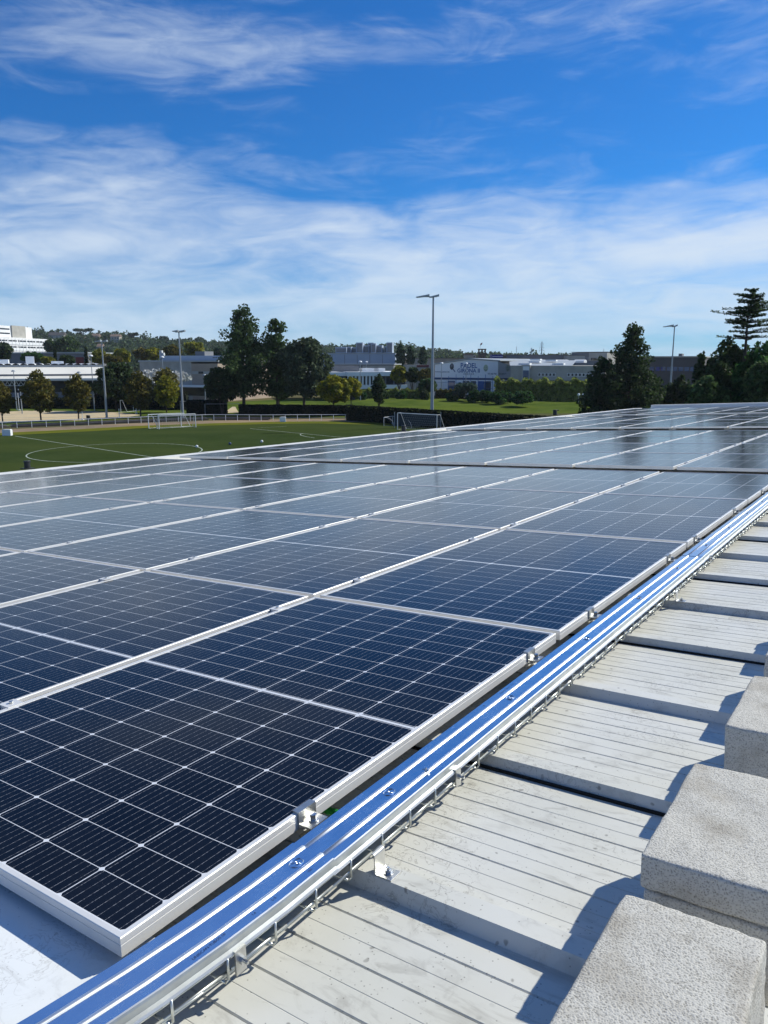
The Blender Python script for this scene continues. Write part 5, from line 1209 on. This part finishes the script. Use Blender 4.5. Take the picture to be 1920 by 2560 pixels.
# wire basket
wb = MB(); zb = -.056; zt = -.020
def wpath(x, z, r, v0=-.6, v1=12.5): wb.tube([(x + bend(v), v - 1.2, z) for v in vseg(v0, v1)], r, 8)
for x, z in ((.1045, zt), (.1045, -.040), (-.0025, zt), (-.0025, -.040), (.010, zb), (.035, zb), (.065, zb), (.092, zb)): wpath(x, z, .0023)
v = .115
while v < 12.4:
    x = bend(v); pts = [(x - .0055, v - 1.2, zt + .004), (x - .0055, v - 1.2, zb + .006), (x + .001, v - 1.2, zb - .003), (x + .101, v - 1.2, zb - .003), (x + .1080, v - 1.2, zb + .006), (x + .1080, v - 1.2, zt + .004)]
    wb.tube(pts, .0022, 6); v += .0995
wb.build('wire_basket', M['wire'], tr, smooth=True)
# cables lying in the tray
cb = MB()
for j, x in enumerate((.03, .045, .06, .075)): cb.tube([(x + bend(v) + .004 * math.sin(v * 3 + j), v - 1.2, zb + .012 + .004 * (j % 2)) for v in vseg(-.6, 12.4)], .006, 6)
cb.build('cables', M['black'], tr)
# joint clips
for v in (.735, 1.405, 3.95, 6.8):
    x = bend(v); mb = MB().box(x + .1085, x + .1115, v - 1.2 - .011, v - 1.2 + .011, -.052, -.014); mb.box(x + .1010, x + .1115, v - 1.2 - .011, v - 1.2 + .011, -.0139, -.0118)
    c = mb.build('joint_clip', M['steel'], tr); MB().cyl((x + .1115, v - 1.2, -.030), (x + .118, v - 1.2, -.030), .0062, .0062, 6).cyl((x + .118, v - 1.2, -.030), (x + .126, v - 1.2, -.030), .003, .003, 8).build('bolt', M['bolt'], c)
v = 1.335; MB().cyl((.070, v - 1.2, .0035), (.070, v - 1.2, .010), .003, .002, 8).box(.062, .078, v - 1.2 - .002, v - 1.2 + .002, .0035, .0062).build('screw', M['bolt'], tr)
# L brackets
for k, (u, v, lb) in enumerate(((-.776, 1.062, 'bent steel bracket bolted to the rib nearest the camera'), (-.776, 3.212, 'bent steel bracket bolted to the farther rib beside the tray'))):
    r_ = empty('mounting_bracket', None, lb, 'bracket', 'bent brackets along the tray', mtx=rtx(u, v, -HCR + .0008))
    bm = bmesh.new()
    prof = [(-.006, .040), (-.0015, .0385), (0, .036), (0, .003), (.0015, .0015), (.003, 0), (.036, 0)]
    mb = MB(); n_ = len(prof); th = .0022
    y0, y1 = -.014, .020
    mb.extr(prof, (y0, y1), lambda p, x, z: (x, p, z)); o = mb.build('plate', M['steel'], r_); s_ = o.modifiers.new('s', 'SOLIDIFY'); s_.thickness = .0022; s_.offset = 0
    bv = o.modifiers.new('b', 'BEVEL'); bv.width = .0008; bv.segments = 2
    MB().cyl((.019, .003, .0012), (.019, .003, .003), .0085, .0085, 18).cyl((.019, .003, .003), (.019, .003, .0085), .0062, .0062, 6).cyl((.019, .003, .0085), (.019, .003, .013), .0030, .0028, 10).build('bolt', M['bolt'], r_)
# green conduits under the tray
for k, (pts, lb) in enumerate((([(-.99, 1.00, -.888), (-.93, .985, -.880), (-.90, .93, -.884), (-.88, .86, -.887), (-.90, .80, -.888)], 'bright green corrugated conduit running under the tray nearest the camera'),
                               ([(-1.05, 1.20, -.884), (-.96, 1.185, -.872), (-.90, 1.16, -.878), (-.86, 1.12, -.886)], 'bright green corrugated conduit below the nearest panel clamp'))):
    P = [Vector(p) for p in pts]; sm = []
    for a, b_ in zip(P[:-1], P[1:]):
        for t in np.linspace(0, 1, 10, endpoint=False): sm.append(a.lerp(b_, t))
    mb = MB()
    for i, (a, b_) in enumerate(zip(sm[:-1], sm[1:])): r1 = .0085 if i % 2 else .0072; mb.cyl(a - P[0], b_ - P[0], r1, r1, 10)
    o = mb.build('conduit', M['green_tube'], None, mtx=rtx(*P[0])); tag(o, lb, 'conduit', 'green conduits')
# roof-edge vents
for (px, py, hh, lb) in ((69, 1172, .10, 'black roof vent on the left coping nearest the camera'), (1009.5, 1079, .13, 'black roof vent on the coping left of the tallest floodlight'), (1387.5, 1038, .17, 'black roof vent on the coping in front of the mound')):
    r = ray(px, py); n_ = np.array(_N); t = -.825 / (r @ n_); P_ = r * t; u = P_ @ _U; v = P_ @ _A
    r_ = empty('roof_vent', None, lb, 'vent', 'black roof vents', mtx=rtx(u, v, -.825))
    MB().cyl((0, 0, 0), (0, 0, hh), hh * .42, hh * .40, 14).build('pipe', M['black'], r_, smooth=False)
    MB().cyl((0, 0, hh), (0, 0, hh * 1.12), hh * .52, hh * .46, 14).cyl((0, 0, hh * 1.0), (hh * .9, 0, hh * 1.02), hh * .10, hh * .08, 8).build('cap', M['black'], r_)
    MB().box(-hh * .9, hh * .9, -hh * .6, hh * .6, .0005, .012).build('base', M['black'], r_)

# ------------------------------------------------------------------ concrete blocks
def block(v0, L_, label, seed, groove=False, h=.184, u0=-.300, wd_=.180):
    r = np.random.default_rng(seed)
    root_ = None
    bm = bmesh.new(); parts = [(0, h)] if not groove else [(0, h * .68 - .003), (h * .68 + .003, h)]
    for (z0, z1) in parts:
        ins = .005 if (groove and z0 == 0) else 0
        res = bmesh.ops.create_cube(bm, size=1.0)
        for v_ in res['verts']:
            v_.co.x = (v_.co.x + .5) * (wd_ - 2 * ins) + ins; v_.co.y = (v_.co.y + .5) * (L_ - 2 * ins) + ins; v_.co.z = z0 + (v_.co.z + .5) * (z1 - z0)
    if groove:
        res = bmesh.ops.create_cube(bm, size=1.0)
        for v_ in res['verts']: v_.co.x = .012 + (v_.co.x + .5) * (wd_ - .024); v_.co.y = .012 + (v_.co.y + .5) * (L_ - .024); v_.co.z = h * .58 + (v_.co.z + .5) * h * .2
    bmesh.ops.bevel(bm, geom=bm.edges[:], offset=.006, segments=3, profile=.6, affect='EDGES')
    bmesh.ops.subdivide_edges(bm, edges=[e for e in bm.edges if e.calc_length() > .05], cuts=22, use_grid_fill=True)
    from mathutils import noise as mn
    for v_ in bm.verts:
        q = v_.co * 60 + Vector((seed, seed, seed)); q2 = v_.co * 14 + Vector((seed, 0, 0))
        v_.co += v_.normal * (mn.noise(q) * .0016 + mn.noise(q2) * .0022)
    me = bpy.data.meshes.new('concrete_block'); bm.to_mesh(me); bm.free(); me.materials.append(M['block'])
    for p in me.polygons: p.use_smooth = True
    o = bpy.data.objects.new('concrete_block', me); COL.objects.link(o); o.matrix_basis = rtx(u0, v0, -HV + .001)
    tag(o, label, 'concrete block', 'concrete ballast blocks in a row on the roof')
block(.585, .430, 'rough grey concrete block nearest the camera in the bottom right corner', 3, u0=-.308, wd_=.186)
block(1.118, .354, 'rough grey concrete block with a horizontal groove, second from the camera', 7, groove=True, u0=-.316, wd_=.194)
block(1.673, .345, 'rough grey concrete block third from the camera at the right edge', 11)
block(2.185, .345, 'rough grey concrete block fourth from the camera, mostly cut off by the right edge', 19)
block(2.725, .345, 'rough grey concrete block farthest of the row beside the right edge', 23)
pk = MB().box(0, .16, 0, .5, 0, .012); o = pk.build('timber_board', M['tan'], None, mtx=rtx(-.112, .28, -.866)); tag(o, 'tan timber board lying beside the nearest concrete block', 'board')

# ------------------------------------------------------------------ thin summer air
hz_ = MB().box(-1900, 1500, -150, 1600, -1.0, 75).build('haze', bpy.data.materials.new('thin_air')); tag(hz_, kind='stuff')
hm_ = hz_.data.materials[0]; hm_.use_nodes = True; t = NT(hm_.node_tree); t.n.remove(t.n['Principled BSDF'])
pv_ = t.new('ShaderNodeVolumePrincipled'); pv_.inputs['Color'].default_value = (.80, .88, 1, 1); pv_.inputs['Density'].default_value = .00008; pv_.inputs['Anisotropy'].default_value = .2
t.l.new(pv_.outputs[0], t.n['Material Output'].inputs['Volume'])
